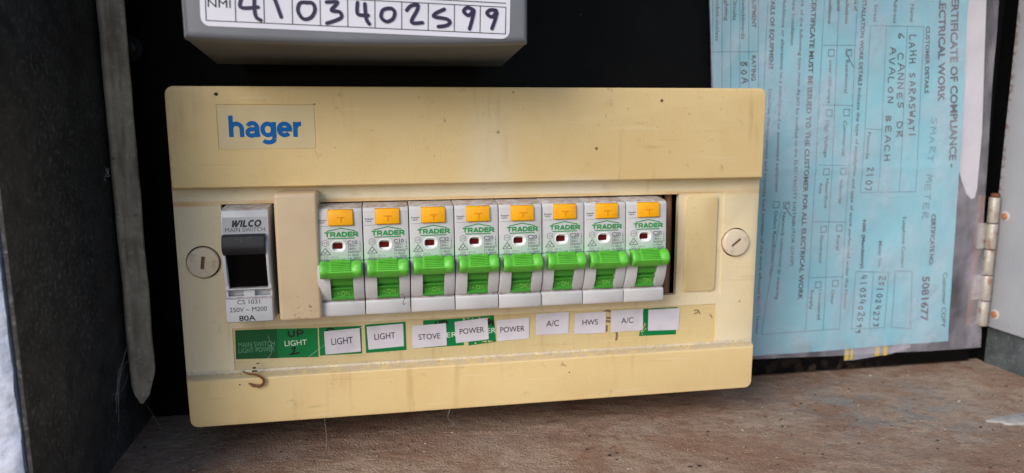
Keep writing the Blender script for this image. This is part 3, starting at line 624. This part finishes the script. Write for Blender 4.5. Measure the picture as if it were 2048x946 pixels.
for x0, x1 in ((.25, 1.5), (16.95, 18.0)): b.bm(bevel(prism([(y, wz+z) for y, z in arc], wx+x0, wx+x1), .25, 2))
b.build('side_cheek', m_wilco, ws, ow, 40)
b = MB(); bm = prism([(y, wz+z) for y, z in [(-3, 36.4), (-9.4, 36.9), (-11.0, 36.4), (-11.9, 32.8), (-12.0, 31.2), (-11.0, 29.4), (-9, 27.6), (-3, 28)]], wx+.6, wx+17.0); bevel(bm, .3, 1); b.bm(bm)
tg = b.build('toggle', m_lever, ws, ow, 24)
b = MB(); bm = prism([(y, wz+z) for y, z in [(-11, 30.0), (-9.6, 27.4), (-7.8, 23.2), (-6.6, 19), (-6.0, 14.9), (-4.8, 14.5), (1, 16), (2, 31), (-6, 31.5)]], wx+1.7, wx+16.8); bevel(bm, .2, 1); b.bm(bm); b.build('rocker', m_rocker, tg, ow, 60)
up1 = Vector((0, 1.0, 8.8)).normalized()
face_y = lambda z: -6.6-(44.6-z)/8.8*1.0-.09
b = MB(); b.add([(wx+.5, face_y(36.9)+.05, wz+36.9), (wx+17.7, face_y(36.9)+.05, wz+36.9), (wx+17.7, face_y(43.4)+.05, wz+43.4), (wx+.5, face_y(43.4)+.05, wz+43.4)], [(0, 1, 2, 3)])
b.build('grey_label', plain('grey_label', (170, 171, 177), .5), ws, ow)
b = MB()
bars(b, [GW, GI, GL, GC, GO], (wx+3.9, face_y(39.5), wz+39.5), (1, 0, 0), up1, 2.75, .7, (0, -1, 0), shear=.22, kx=.98)
write(b, 'MAIN SWITCH', (wx+1.6, face_y(37.9), wz+37.6), (1, 0, 0), up1, 1.6, 15.3, res=4, nrm=(0, -1, 0))
lo = lambda z: -8.1-(10-z)/6.6*.5-.06; up2 = Vector((0, .5, 6.6)).normalized()
write(b, 'CS 1031', (wx+4.6, lo(8.0), wz+8.0), (1, 0, 0), up2, 1.75, 8.8, res=4); write(b, '250V ~ M200', (wx+1.5, lo(4.9), wz+4.9), (1, 0, 0), up2, 1.8, 14.4, res=4)
write(b, '80A', (wx+4.9, -8.1-(1.0-.7)*.172-.06, wz+1.0), (1, 0, 0), (0, -.5, 2.9), 2.3, 6.4, weight=.012, res=5); b.build('lettering', m_black, body, ow)

# ------------------------------------------------------------------ one circuit breaker, in its own coordinates (origin = lower left back corner)
BW = 18.5
BX, BZ = [55.9+18.93*i for i in range(8)], 47.3
bp = [(30, 46.8), (4, 46.7), (-4.6, 46.2), (-6.0, 45.7), (-6.9, 44.5), (-7.6, 24.6), (-7.0, 23.8), (-9.0, 22.6), (-9.6, 19.5), (-9.3, 16), (-8.2, 12.0), (-6.3, 8.4), (-5.1, 7.0), (-4.3, 6.7), (-5.8, 6.3), (-6.3, 5.6), (-6.5, 1.6), (-5.9, .4), (-5.0, 0), (10, 0), (10, -16), (30, -16)]
bm = prism(bp, 0, BW)
bevel(bm, .5, 2, lambda e: all(abs(v.co.x-e.verts[0].co.x) < .01 for v in e.verts) and all(v.co.y < 4.1 for v in e.verts))
slot = prism([(-30, 6.95), (-1.6, 6.95), (-.2, 12), (-.6, 19), (-2, 22), (-7.2, 23.4), (-30, 23.4)], 4.9, 14.1)
ov = prism(rrect(5.8, 11.4, 28.05, 32.5, 2.0, 6), -20, -4.6, 'y'); bt = box(4.9, 15.0, -20, -4.4, 38.7, 45.5)
b = MB(); b.bm(cut(bm, [slot, ov, bt])); me_body = b
fy = lambda z: -6.9-(44.5-z)/19.9*.7-.05                      # front face of the printed area
FU = Vector((0, .7, 19.9)).normalized()
def fwrite(mb, s, x, z, cap, wd, **k): write(mb, s, (x, fy(z), z), (1, 0, 0), FU, cap, wd, nrm=(0, -1, 0), **k)
def fline(mb, x0, z0, x1, z1, w):
    d = Vector((x1-x0, z1-z0)).normalized(); q = Vector((-d.y, d.x))*w/2
    mb.add([(x0+q.x, fy(z0+q.y), z0+q.y), (x0-q.x, fy(z0-q.y), z0-q.y), (x1-q.x, fy(z1-q.y), z1-q.y), (x1+q.x, fy(z1+q.y), z1+q.y)], [(0, 1, 2, 3)])
def make_breaker(label):
    t = thing('circuit_breaker', label, 'circuit breaker', (0, 0, 0), 'circuit breakers clipped in a row')
    body = me_body.build('body', m_white, t, smooth=28)
    b = MB(); b.bm(bevel(prism(rrect(5.85, 11.35, 28.1, 32.45, 1.95, 6), -6.6, -4.6, 'y'), .0001, 1, lambda e: False)); bm = bmesh.new(); b = MB()
    bm.free(); rim = cut(prism(rrect(5.5, 11.7, 27.8, 32.75, 2.3, 6), -7.5, -4.0, 'y'), [prism(rrect(5.95, 11.25, 28.25, 32.3, 1.8, 6), -20, 0, 'y')]); b.bm(rim); wf = b.build('window_frame', m_frame, t, smooth=40)
    b = MB(); b.bm(prism(rrect(5.9, 11.3, 28.2, 32.35, 1.8, 6), -6.1, -4.5, 'y')); b.build('window_floor', m_frame, wf, smooth=40)
    b = MB(); b.bm(bevel(prism(rrect(6.4, 10.3, 29.0, 31.5, .6, 4), -6.22, -5.6, 'y'), .05, 1)); b.build('indicator_window', m_red, wf, smooth=40)
    b = MB(); bm = prism([(-4.3, 38.8), (-8.0, 38.9), (-8.15, 39.4), (-7.7, 44.6), (-7.1, 45.3), (-5, 45.42), (-4.3, 45.42)], 5.0, 14.9); bevel(bm, .25, 2); b.bm(bm); tb = b.build('test_button', m_yellow, t, smooth=40)
    b = MB(); bm = box(8.4, 11.6, -8.07, -7.6, 42.1, 42.6, .05, 1); b.bm(bm); b.bm(box(9.75, 10.3, -8.15, -7.6, 39.9, 42.2, .05, 1)); b.build('letter_t', m_tee, tb)
    # green lever: ribbed bar and rocker web
    b = MB(); N = 22; xs_ = [1.2, 1.5, 2.2, 3.2, 4.1, 4.8, 5.2, 5.5, 13.5, 13.8, 14.2, 14.9, 15.8, 16.8, 17.6, 17.9]; rr = [.9, .98, 1.02, 1.0, .93, .9, .93, .93, .93, .93, .9, .93, 1.0, 1.02, .98, .9]
    base = [(-8.2, 24.0), (-9.0, 24.7), (-10.0, 25.0), (-11.0, 24.7), (-13.0, 23.1), (-14.3, 21.3), (-14.6, 20.6), (-14.3, 20.0), (-12.2, 17.7), (-11.6, 17.3), (-10.8, 17.3), (-10.0, 17.6), (-8.6, 18.8), (-8.0, 21)]
    cy, cz = -11.2, 21.2; bm = bmesh.new(); rg = []
    for x, k in zip(xs_, rr):                                      # round barrel ends blending into the flat ribbed middle
        e = 0 if 5.2 < x < 13.8 else min(1, (5.2-x if x < 9 else x-13.8)/1.2)*.8
        row = []
        for y, z in base:
            a = math.atan2(z-21.3, y+11.0); y2, z2 = -11.0+3.75*math.cos(a), 21.3+3.75*math.sin(a)
            if y > -8.5: y2, z2 = y, z
            y1, z1 = y+(y2-y)*e, z+(z2-z)*e; row.append(bm.verts.new((x, cy+(y1-cy)*k, cz+(z1-cz)*(k if z > 18.7 else 1)*.97)))
        rg.append(row)
    for A, B in zip(rg, rg[1:]):
        for i in range(len(base)): bm.faces.new((A[i], A[(i+1) % len(base)], B[(i+1) % len(base)], B[i]))
    bm.faces.new(rg[0][::-1]); bm.faces.new(rg[-1]); bmesh.ops.recalc_face_normals(bm, faces=bm.faces)
    hole = prism([(-9.6, 22.0), (-10.2, 23.4), (-11.6, 23.3), (-12.7, 22.0), (-12.8, 20.6), (-11.4, 18.9), (-9.8, 19.6)], .5, 4.4); hole2 = prism([(-9.6, 22.0), (-10.2, 23.4), (-11.6, 23.3), (-12.7, 22.0), (-12.8, 20.6), (-11.4, 18.9), (-9.8, 19.6)], 15.4, 19)
    b.bm(cut(bm, [hole, hole2]))
    for k in range(7):                                             # the ribs along its crown
        y = -10.5-3.9*(k+.4)/7; z = 24.95-4.0*((k+.4)/7)**1.25; b.add(*tube([(5.45, y, z), (5.7, y-.26, z+.24), (13.3, y-.26, z+.24), (13.55, y, z)], [.14, .25, .25, .14], 6))
    lv = b.build('lever', m_green, t, smooth=35)
    b = MB(); web = [(-9.5, 18.4), (-8.2, 16.6), (-7.4, 13.9), (-5.2, 13.5), (-5.2, 12.9), (-7.0, 12.5), (-6.8, 11.9), (-5.7, 11.4), (-5.1, 8.4), (-6.0, 8.1), (-5.6, 7.1), (-1.6, 7.1), (-.4, 7.1), (-.4, 20), (-6, 22)]
    bm = prism(web, 5.05, 13.95); bevel(bm, .12, 1); b.bm(bm); rk = b.build('rocker', m_greenon, t, smooth=30)
    b = MB(); write(b, 'ON', (9.1, -5.33, 8.9), (1, 0, 0), (0, -.6, 3.0), 2.0, 3.4, extrude=.16, res=3, nrm=(0, -1, -.1), weight=.02); b.add(*tube([(6.3, -5.25, 9.0), (6.3, -5.55, 10.7)], .24, 6)); b.add(*tube([(7.1, -5.4, 9.9), (8.2, -5.4, 9.9)], .2, 6))
    b.build('embossed_on', m_ontext, rk, smooth=40)
    # printing
    b = MB(); fline(b, 4.2, 36.6, 9.95, 37.75, .42); fline(b, 9.85, 37.75, 15.6, 36.6, .42); bars(b, [GT, GR, GA, GD, GE, GR], (3.3, fy(34.25), 34.25), (1, 0, 0), FU, 1.95, .57, (0, -1, 0), kx=1.17); fline(b, 4.4, 33.55, 15.4, 33.55, .42)
    b.add([(16.75+.22*math.cos(i*.7854), fy(34.4), 34.4+.22*math.sin(i*.7854)) for i in range(8)], [tuple(range(8))]); b.build('logo', m_logo, body)
    b = MB(); fwrite(b, 'Regular', .8, 40.9, .65, 3.6, res=2, weight=.02); fwrite(b, 'Test', .8, 39.9, .65, 1.9, res=2, weight=.02); b.add([(2.9, fy(40), 39.9), (2.9, fy(40), 40.6), (3.6, fy(40), 40.25)], [(0, 1, 2)])
    fline(b, .6, 38.6, 4.8, 38.6, .12); fwrite(b, 't', 5.2, 25.4, .8, .3, res=2); fwrite(b, '0.1s', 6.2, 25.4, .8, 2.3, res=2); fline(b, 5.6, 25.5, 6.1, 25.5, .12); fline(b, 5.6, 25.9, 6.1, 26.1, .1)
    for k, s in enumerate(('230V~', '240V~', '50/60Hz', 'I n 30mA', 'I m 3000A')): fwrite(b, s, 12.4, 29.85-1.27*k, .95, (3.8, 3.8, 4.6, 4.4, 5.3)[k], res=2, weight=.012)
    P = [(3.4+(1.5 if k % 2 else 1.15)*math.cos(k*math.pi/6), 31.7+(1.5 if k % 2 else 1.15)*math.sin(k*math.pi/6)) for k in range(12)]
    for k in range(12): fline(b, *P[k], *P[(k+1) % 12], .16)
    fwrite(b, '-25', 2.4, 31.4, .75, 1.9, res=2)
    for (a0, a1, c0, c1) in ((1.4, 26.9, 3.4, 29.7), (3.4, 29.7, 5.4, 26.9), (5.4, 26.9, 1.4, 26.9), (2.6, 28.0, 3.2, 27.4), (3.2, 27.4, 4.3, 28.7)): fline(b, a0, a1, c0, c1, .3)
    for (a0, a1, c0, c1) in ((2.2, 25.2, 4.4, 25.2), (4.4, 25.2, 4.4, 26.3), (4.4, 26.3, 2.2, 26.3), (2.2, 26.3, 2.2, 25.2), (2.5, 25.9, 4.1, 25.9), (2.5, 25.6, 4.1, 25.6)): fline(b, a0, a1, c0, c1, .09)
    fwrite(b, 'WDRCRO6110T', 1.3, 24.05, 1.0, 10.2, res=2, weight=.015); fwrite(b, '6000 3', 12.8, 24.0, .8, 4.4, res=2)
    fline(b, 17.4, 32.4, 17.4, 31.3, .16); fline(b, 17.4, 30.9, 17.4, 29.2, .12)
    for z, s in ((31.0, 1), (29.1, -1)): b.add([(17.1, fy(z), z-.3*s), (17.7, fy(z), z-.3*s), (17.4, fy(z), z+.3*s)], [(0, 1, 2) if s > 0 else (0, 2, 1)])
    for k in range(8): fline(b, 17.4+.35*math.cos(k*.785), 28.2+.35*math.sin(k*.785), 17.4+.35*math.cos(k*.785+.785), 28.2+.35*math.sin(k*.785+.785), .14)
    b.build('small_print', m_gprint, body)
    return t
def set_rating(t, r):
    body = [c for c in t.children if c.name.startswith('body')][0]
    b = MB(); fwrite(b, r, 12.3, 30.95, 1.55, 4.1, weight=.025, res=3); o = b.build('rating', m_gprint, body); return o
def dup(root, loc, label):
    r = root.copy(); C.objects.link(r); r.location = loc; r['label'] = label
    for ch in list(root.children):
        c = ch.copy(); C.objects.link(c); c.parent = r
        for g in ch.children:
            d = g.copy(); C.objects.link(d); d.parent = c
    return r
BL_ = [('C10', 'white C10 breaker with green lever, touching the tall beige blanking cover'), ('C10', 'white C10 breaker with a curled insect leg at its foot, second in the row'),
       ('C32', 'white C32 breaker, the only one rated C32, above the STOVE label'), ('C20', 'white C20 breaker directly right of the C32 one, above the tilted POWER label'),
       ('C20', 'white C20 breaker above the POWER label that sits on plain beige'), ('C20', 'white C20 breaker above the left A/C label, between POWER and HWS'),
       ('C20', 'white C20 breaker above the HWS label'), ('C20', 'white C20 breaker at the right end of the row, beside the dark gap')]
protos = {}
jit = random.Random(5)
first = make_breaker(BL_[0][1]); first.location = (BX[0]*S, 0, BZ*S)
rest = [(dup(first, (BX[i]*S, jit.uniform(-.35, .35)*S, (BZ+jit.uniform(-.15, .15))*S), lab), r) for i, (r, lab) in enumerate(BL_) if i]
for t, _ in rest:
    for c in t.children:
        if c.name.startswith('lever'): c.location = (jit.uniform(-.12, .12)*S, jit.uniform(-.2, .2)*S, jit.uniform(-.22, .22)*S); c.rotation_euler = (0, jit.uniform(-.006, .006), 0)
rate = {}
for t, r in [(first, 'C10')]+rest:
    if r not in rate: rate[r] = set_rating(t, r)
    else:
        body = [c for c in t.children if c.name.startswith('body')][0]; o = rate[r].copy(); C.objects.link(o); o.parent = body
# ------------------------------------------------------------------ certificate in its clear sleeve, on the board at the right
def paper_y(x, z):
    """how the sheet bulges off the board"""
    n = 1.2*mn.noise((x*.018, 3.1, z*.014))+.5*mn.noise((x*.05, 8.1, z*.02))+.35*abs(mn.noise((x*.03+z*.02, 1.1, z*.05)))
    fold = .7*math.exp(-((z-101)/2.2)**2)+.5*math.exp(-(((x-375)+(z-20)*.55)/4)**2)*max(0, min(1, (60-z)/40))
    return 52.6-n-fold*.6
def warp(p): return Vector((p[0], p[1]+paper_y(p[0], p[2])-50, p[2]))
left = lambda z: 254.8-(z-144)*.085 if z > 100 else 258.5
right = lambda z: 409.7-(z+2)*.0418
def edge_bot(x): return -2.4-.7*math.sin((x-258)/30)+max(0, (x-396)/14)*-.0
b = MB()
def pt(u, v):
    z = 250-252.2*v; x = left(z)+(right(z)-left(z))*u
    if v > .985: z = edge_bot(x) if v > .999 else z
    return (x, paper_y(x, z), z)
V, F = sheet(pt, 90, 140); b.add(V, F)
ct = b.build('certificate', m_blue_paper, smooth=70); tag(ct, 'pale blue certificate sheet hanging sideways, filled in by hand', 'certificate')
TEXT = [
('CERTIFICATE OF COMPLIANCE -',391.0,197.7,398.8,100.9,4.6,1),
('ELECTRICAL WORK',383.7,196.5,388.3,137.3,4.3,1),
('CUSTOMER DETAILS',377.3,177.8,379.7,142.0,2.5,1),
('Name',367.0,189.3,367.6,180.0,2.4,0),
('Address',356.8,192.2,357.4,179.2,2.4,0),
('No. Street',344.9,195.5,345.4,179.3,2.4,0),
('Postcode',346.1,121.1,346.1,106.3,2.1,0),
('INSTALLATION WORK DETAILS',338.1,194.3,338.6,145.9,2.4,1),
('Indicate the type of installation and type of work performed under this Notice',338.7,144.8,339.5,21.9,2.1,0),
('Type of',332.8,194.4,333.3,185.0,2.1,1),
('Installation',327.7,197.1,328.5,178.2,2.0,1),
('Special',322.7,193.4,323.1,184.7,2.0,1),
('Conditions',317.6,194.8,318.3,178.0,2.0,1),
('Residential',330.3,159.5,330.5,142.1,2.1,0),
('over 100 amps',320.3,159.4,320.8,136.5,2.1,0),
('Commercial',331.0,127.4,331.3,108.4,2.1,0),
('High Voltage',320.2,127.5,320.5,107.5,2.1,0),
('Industrial',331.4,95.0,331.5,82.2,2.1,0),
('Hazardous',322.5,96.0,322.8,79.7,2.1,0),
('Area',318.8,93.8,318.9,87.8,2.1,0),
('Rural',331.9,64.2,332.2,55.7,2.2,0),
('Generator',321.8,64.6,322.0,48.4,2.1,0),
('Other',330.8,33.1,331.2,24.3,2.2,0),
('Unmetered',323.1,33.4,323.4,15.9,2.2,0),
('Supply',318.1,33.6,318.3,22.0,2.2,0),
('THIS CERTIFICATE MUST BE ISSUED TO THE CUSTOMER FOR ALL ELECTRICAL WORK',307.6,202.5,310.5,28.2,2.9,1),
('Work of the following type must ALSO be notified to the ELECTRICITY DISTRIBUTOR (DNSP)',301.5,195.4,304.3,47.9,2.0,0),
('New Installation',296.7,191.2,297.1,166.6,2.0,0),
('Additions or alterations to a switchboard or associated equipment',291.3,190.1,292.9,88.9,2.0,0),
('Network connection or metering',298.0,78.1,297.0,28.9,2.1,0),
('Defect Rectification No:',293.2,78.7,292.6,42.8,2.1,0),
('DETAILS OF EQUIPMENT',284.5,195.9,285.5,153.9,2.5,1),
('Describe the equipment and estimate load increase of the work effected by this Notice',286.1,144.1,286.0,9.8,2.0,0),
('EQUIPMENT',274.0,192.7,274.7,175.2,2.5,1),
('RATING',275.5,161.2,275.9,148.2,2.5,1),
('Switchboards',268.3,190.0,269.1,169.3,2.2,0),
('Circuits',263.6,190.4,263.9,178.7,2.2,0),
('Lighting',258.9,191.3,259.5,178.4,2.2,0),
('Socket-outlets',254.3,190.7,255.0,168.3,2.2,0),
('Telephone Contact',372.4,73.9,374.2,44.0,2.2,0),
('Meter No.',358.8,59.9,359.5,44.6,2.2,0),
('NMI (Mandatory)',347.7,72.3,348.7,44.5,2.2,1),
('CERTIFICATE NO:',390.6,74.5,392.3,44.5,2.9,1),
('5081677',388.7,38.1,390.1,11.2,4.9,1),
('Customer COPY',402.0,40.0,404.1,6.8,3.0,0),
]
HAND = [
('SMART METER',385.4,128.9,384.8,70.6,3.8,1),
('LAHH SARASWATI',368.0,173.1,371.9,115.7,3.7,2),
('6 CANNES DR',361.2,174.1,364.7,115.8,3.6,2),
('AVALON BEACH',356.7,166.4,357.4,103.4,3.6,2),
('2107',347.1,101.9,347.7,87.2,4.3,2),
('251024273',360.5,39.9,358.4,8.7,3.8,2),
('4103402599',349.7,40.4,348.1,5.1,3.8,2),
('80A',269.7,158.1,270.4,145.3,3.7,2),
]
RULES = [
(344.0,177.7,344.5,87.8), (376.1,177.7,379.0,87.6), (353.6,177.6,355.7,88.1), (366.3,177.6,368.9,87.8), (344.0,177.7,376.1,177.7),
(344.5,87.8,379.0,87.6), (345.0,122.8,354.5,122.4), (335.1,191.9,337.7,9.3), (324.0,191.6,327.6,9.8), (315.3,191.4,316.6,10.5),
(316.5,166.9,336.2,167.2), (316.7,135.7,336.4,135.5), (317.2,103.5,336.9,102.9), (317.3,72.3,337.2,71.4), (317.3,40.6,337.5,40.3),
(289.7,9.1,337.6,9.9), (277.5,190.5,280.1,144.8), (272.2,190.4,274.6,144.8), (267.2,190.3,269.5,144.8), (262.3,190.1,264.5,144.8),
(257.6,190.0,259.7,144.8), (252.4,189.9,254.9,144.7), (253.6,162.8,279.0,163.1), (345.7,42.8,366.4,41.7), (366.4,41.7,366.4,8.9),
(345.7,42.8,345.3,9.2), (356.8,42.4,356.5,8.8), (345.3,9.2,366.4,8.9), (370.5,42.4,381.6,41.4), (381.6,41.4,383.5,7.6),
(370.5,42.4,371.0,8.9), (371.0,8.9,383.5,7.6), (283.0,186.9,283.2,144.8), (297.0,79.2,289.7,9.1), (331.8,163.4,331.8,163.4),
(321.2,163.1,321.2,163.1), (332.5,131.7,332.5,131.7), (322.0,131.5,322.0,131.5), (332.9,99.7,332.9,99.7), (322.3,99.8,322.3,99.8),
(333.1,68.2,333.1,68.2), (323.4,67.9,323.4,67.9), (333.1,36.7,333.1,36.7), (322.5,36.3,322.5,36.3), (293.8,82.3,293.8,82.3),
(299.8,81.9,299.8,81.9)
]
for s, x0, z0, x1, z1, cap, kind in TEXT:
    d = Vector((x1-x0, 0, z1-z0)); r = d.normalized(); up = Vector((-r.z, 0, r.x)); 
    b1 = MB(); write(b1, s, (x0, 49.9, z0), r, up, cap*.92, d.length, weight=.03 if kind else .01, res=2, nrm=(0, -1, 0), warp=warp)
    b1.build('bold_print' if kind else 'print_line', m_cbold if kind else m_cprint, ct)
for s, x0, z0, x1, z1, cap, kind in HAND:
    d = Vector((x1-x0, 0, z1-z0)); r = d.normalized(); up = Vector((-r.z, 0, r.x))
    b3 = MB(); b3.lift = .12; handwrite(b3, s, (x0, 50, z0), r, up, cap, d.length, .58, warp=lambda p: warp((p[0], p[1], p[2]))); b3.build('handwriting', m_penf if kind == 1 else m_pen, ct)
b3 = MB(); b3.lift = .15
for tk in ([(333, 164.8), (330.6, 163.2), (335, 156)], [(301, 83), (299.0, 81.4), (303, 76)]):
    stroke(b3, tk, .5, lambda u, v, l: warp(Vector((u, 50-l, v))))
b3.build('tick', m_pen, ct)
b5 = MB(); b5.lift = .05
def rl(x0, z0, x1, z1, w=.3):
    n_ = max(2, int(math.hypot(x1-x0, z1-z0)/3)); pts = [(x0+(x1-x0)*i/n_, z0+(z1-z0)*i/n_) for i in range(n_+1)]
    stroke(b5, pts, w, lambda u, v, l: warp(Vector((u, 49.95-l*.3, v))), curve=False)
for a0, c0, a1, c1 in RULES[:-12]: rl(a0, c0, a1, c1)
for a0, c0, *_ in RULES[-12:]:
    h = 1.7
    for q in ((-h, -h, h, -h), (h, -h, h, h), (h, h, -h, h), (-h, h, -h, -h)): rl(a0+q[0], c0+q[1], a0+q[2], c0+q[3], .42)
b5.build('ruled_lines', m_cline, ct)

def sleeve_y(x, z): return 48.4-1.1*mn.noise((x*.02, 13.1, z*.012))-.7*mn.noise((x*.07, 5, z*.03))
def slv(u, v):
    z = 252-257.5*v; xl = 251.8-(z-144)*.07 if z > 100 else 255; xr = 420.5+(83-z)*.095 if z < 83 else 420.5-(z-83)*.03
    x = xl+(max(xr, 416)-xl)*u; return (x, sleeve_y(x, z), z + (2.6*(1-u)**1.5 if v > .999 else 0))
b = MB(); V, F = sheet(slv, 60, 90); b.add(V, F)
tag(b.build('plastic_sleeve', m_sleeve, smooth=70), 'clear glossy plastic sleeve over the pale blue certificate', 'plastic sleeve')
b = MB(); out = [(400, 250), (400, 99), (408.0, 97)]+[(409.5+9.5*math.sin(math.radians(a)), 91-9*math.cos(math.radians(a))*1.0) for a in (15, 30, 45, 60, 75, 90)]+[(417.2, 130), (408.5, 193), (407, 250)]
out = [(400, 250), (401, 110), (406.5, 99.5), (409.4, 92.5), (413.0, 85.6), (416.6, 82.4), (418.6, 83.2), (419.6, 88), (419.2, 120), (413.5, 193), (410, 250)]
b.bm(prism(out, 53.3, 53.5, 'y')); tag(b.build('white_card', m_card), 'white card with rounded corner behind the right edge of the blue certificate', 'card')
b = MB(); b.add([(342.6, 54.2, 8), (343.3, 54.2, -10.1), (350, 54.0, -9.9), (374.2, 53.8, -7.6), (386, 53.8, -4.4), (386, 54, 8)], [(0, 1, 2, 3, 4, 5)]); yl = b.build('striped_strip', m_lilac); tag(yl, 'grey strip with yellow stripes poking out under the certificate', 'strip')
b = MB()
for x0, w in ((343.2, 2.4), (346.6, 1.7), (362.4, 3.0), (367.8, 2.7)):
    b.add([(x0, 53.7, 8), (x0+.3, 53.7, -9.6 if x0 < 350 else -8.4), (x0+.3+w, 53.7, -9.4 if x0 < 350 else -8.2), (x0+w, 53.7, 8)], [(0, 1, 2, 3)])
b.build('yellow_stripes', m_stripe, yl)

# ------------------------------------------------------------------ small litter
b = MB(); V, F = tube(smooth_line([(22.6, -.6, 24.2), (25, -1.2, 23.2), (28.6, -1.4, 22.4), (31.0, -1.5, 20.2), (30.2, -1.3, 17.9), (27.2, -.9, 17.6), (24.6, -.6, 18.8)], 6), [.18]+[.35]*4+[.42]*8+[.55]*10+[.6]*7+[.7]*3+[.5]*2+[.25]*2, 8)
b.add(V, F); b.add(*tube([(28.4, -1, 17.4), (29.2, -1.1, 16.2)], [.4, .1], 6)); tag(b.build('curled_husk', m_husk, smooth=60), 'curled brown insect husk on the lower edge of the switchboard', 'husk')
b = MB()
for p, r in (((27.2, .6, 25.0), .6), ((26.6, 1.5, 23.3), .55), ((27.6, 1.2, 23.4), .5), ((28.2, 3.4, 26.0), .4)):
    m_ = bmesh.new(); bmesh.ops.create_icosphere(m_, subdivisions=1, radius=r); bmesh.ops.transform(m_, matrix=Matrix.Translation(p) @ Matrix.Diagonal((1.5, .7, .8, 1)), verts=m_.verts); b.bm(m_)
tag(b.build('insect_remains', m_crumb), 'dark insect remains just above the curled husk', 'insect')
b = MB(); V, F = tube(smooth_line([(88.8, -7.6, 55.8), (90.2, -9, 56.4), (91.0, -9.4, 55.0), (90.2, -9, 53.2), (90.4, -8.8, 52.0), (91.2, -8.4, 52.5)], 5), .13, 6); b.add(V, F)
tag(b.build('insect_scrap', plain('dark_red_chitin', (110, 34, 30), .4), smooth=60), 'thin dark red insect leg hooked on the second breaker', 'insect')
def web(name, label, lines, r=.045):
    b = MB()
    for l in lines: b.add(*tube(l, r, 4))
    tag(b.build(name, m_web), label, 'cobweb')
rn = random.Random(9)
web('cobweb', 'fine cobweb threads between the zinc strip and the left wall', [smooth_line([(-32.6+rn.uniform(0, .5), rn.uniform(30, 42), 30+rn.uniform(-14, 8)), (-33+rn.uniform(0, 1.2), 20, 22+rn.uniform(-10, 8)), (-32.4, rn.uniform(2, 16), 8+rn.uniform(-12, 8))], 4) for k in range(5)] + [smooth_line([(-26.5, 30, 1.6), (-25.2, 34, -5), (-23.5, 40, -15.9)], 5)], .035)
web('cobweb', 'tiny wisps of cobweb on the upper part of the zinc strip', [smooth_line([(-32, 28, 107+rn.uniform(-2, 2)), (-33.6+rn.uniform(-1, 1), 26, 108+rn.uniform(-3, 3)), (-34.5+rn.uniform(-1.5, .5)+2, 24, 106+rn.uniform(-3, 3))], 4) for k in range(7)], .045)
web('cobweb', 'long cobweb thread across the left labels of the switchboard', [smooth_line([(49, 2.5, 27.5), (58, 1, 34), (70, -2, 40), (84, -6, 47.5)], 5), smooth_line([(33, 4, 38), (34, 4.6, 30), (29, 1, 26), (27.4, .4, 24.6)], 5), smooth_line([(62, -9.6, 70), (60, -8, 62), (57, -9.6, 58)], 4)], .035)
web('cobweb', 'thin cobweb threads hanging below the switchboard', [smooth_line([(55, 1, -.2), (55.4, 2, -8), (55, 4, -16)], 4), smooth_line([(110, 0, .2), (109, 1, -4), (112, 2, -8)], 4)], .035)
# crumbs on the floor, two kinds, uncountable
for nm, mt_, cnt, seed, r0, r1 in (('dark_grit', m_crumb, 260, 1, .12, .5), ('pale_grit', m_crumb2, 260, 2, .08, .32)):
    b = MB(); rn = random.Random(seed)
    for k in range(cnt):
        x = rn.uniform(-28, 432); y = rn.uniform(-100, 52); r = rn.uniform(r0, r1)*(1.8 if rn.random() < .06 else 1)
        m_ = bmesh.new(); bmesh.ops.create_icosphere(m_, subdivisions=1, radius=r)
        for v in m_.verts: v.co *= rn.uniform(.7, 1.3)
        bmesh.ops.transform(m_, matrix=Matrix.Translation((x, y, ZF+.3)) @ Matrix.Diagonal((rn.uniform(1, 2.4), 1, .6, 1)), verts=m_.verts); b.bm(m_)
    b.build(nm, mt_, kind='stuff')['label'] = 'scattered %s on the cabinet floor' % nm.replace('_', ' ')
b = MB(); rn = random.Random(4); cx, cy = 390, -24
pts = [(cx+(16+2.2*math.sin(a*5)+rn.uniform(-.8, .8))*math.cos(a)*1.25, cy+(5.5+rn.uniform(-.5, .5))*math.sin(a)) for a in [i*math.pi/20 for i in range(40)]]
bm = prism(pts, ZF-.5, ZF+.9, 'z'); bevel(bm, .5, 2, lambda e: all(v.co.z > ZF+.5 for v in e.verts)); b.bm(bm)
tag(b.build('sealant_blob', m_seal, smooth=60), 'flat pale grey blob of dried sealant on the floor at the right', 'sealant')
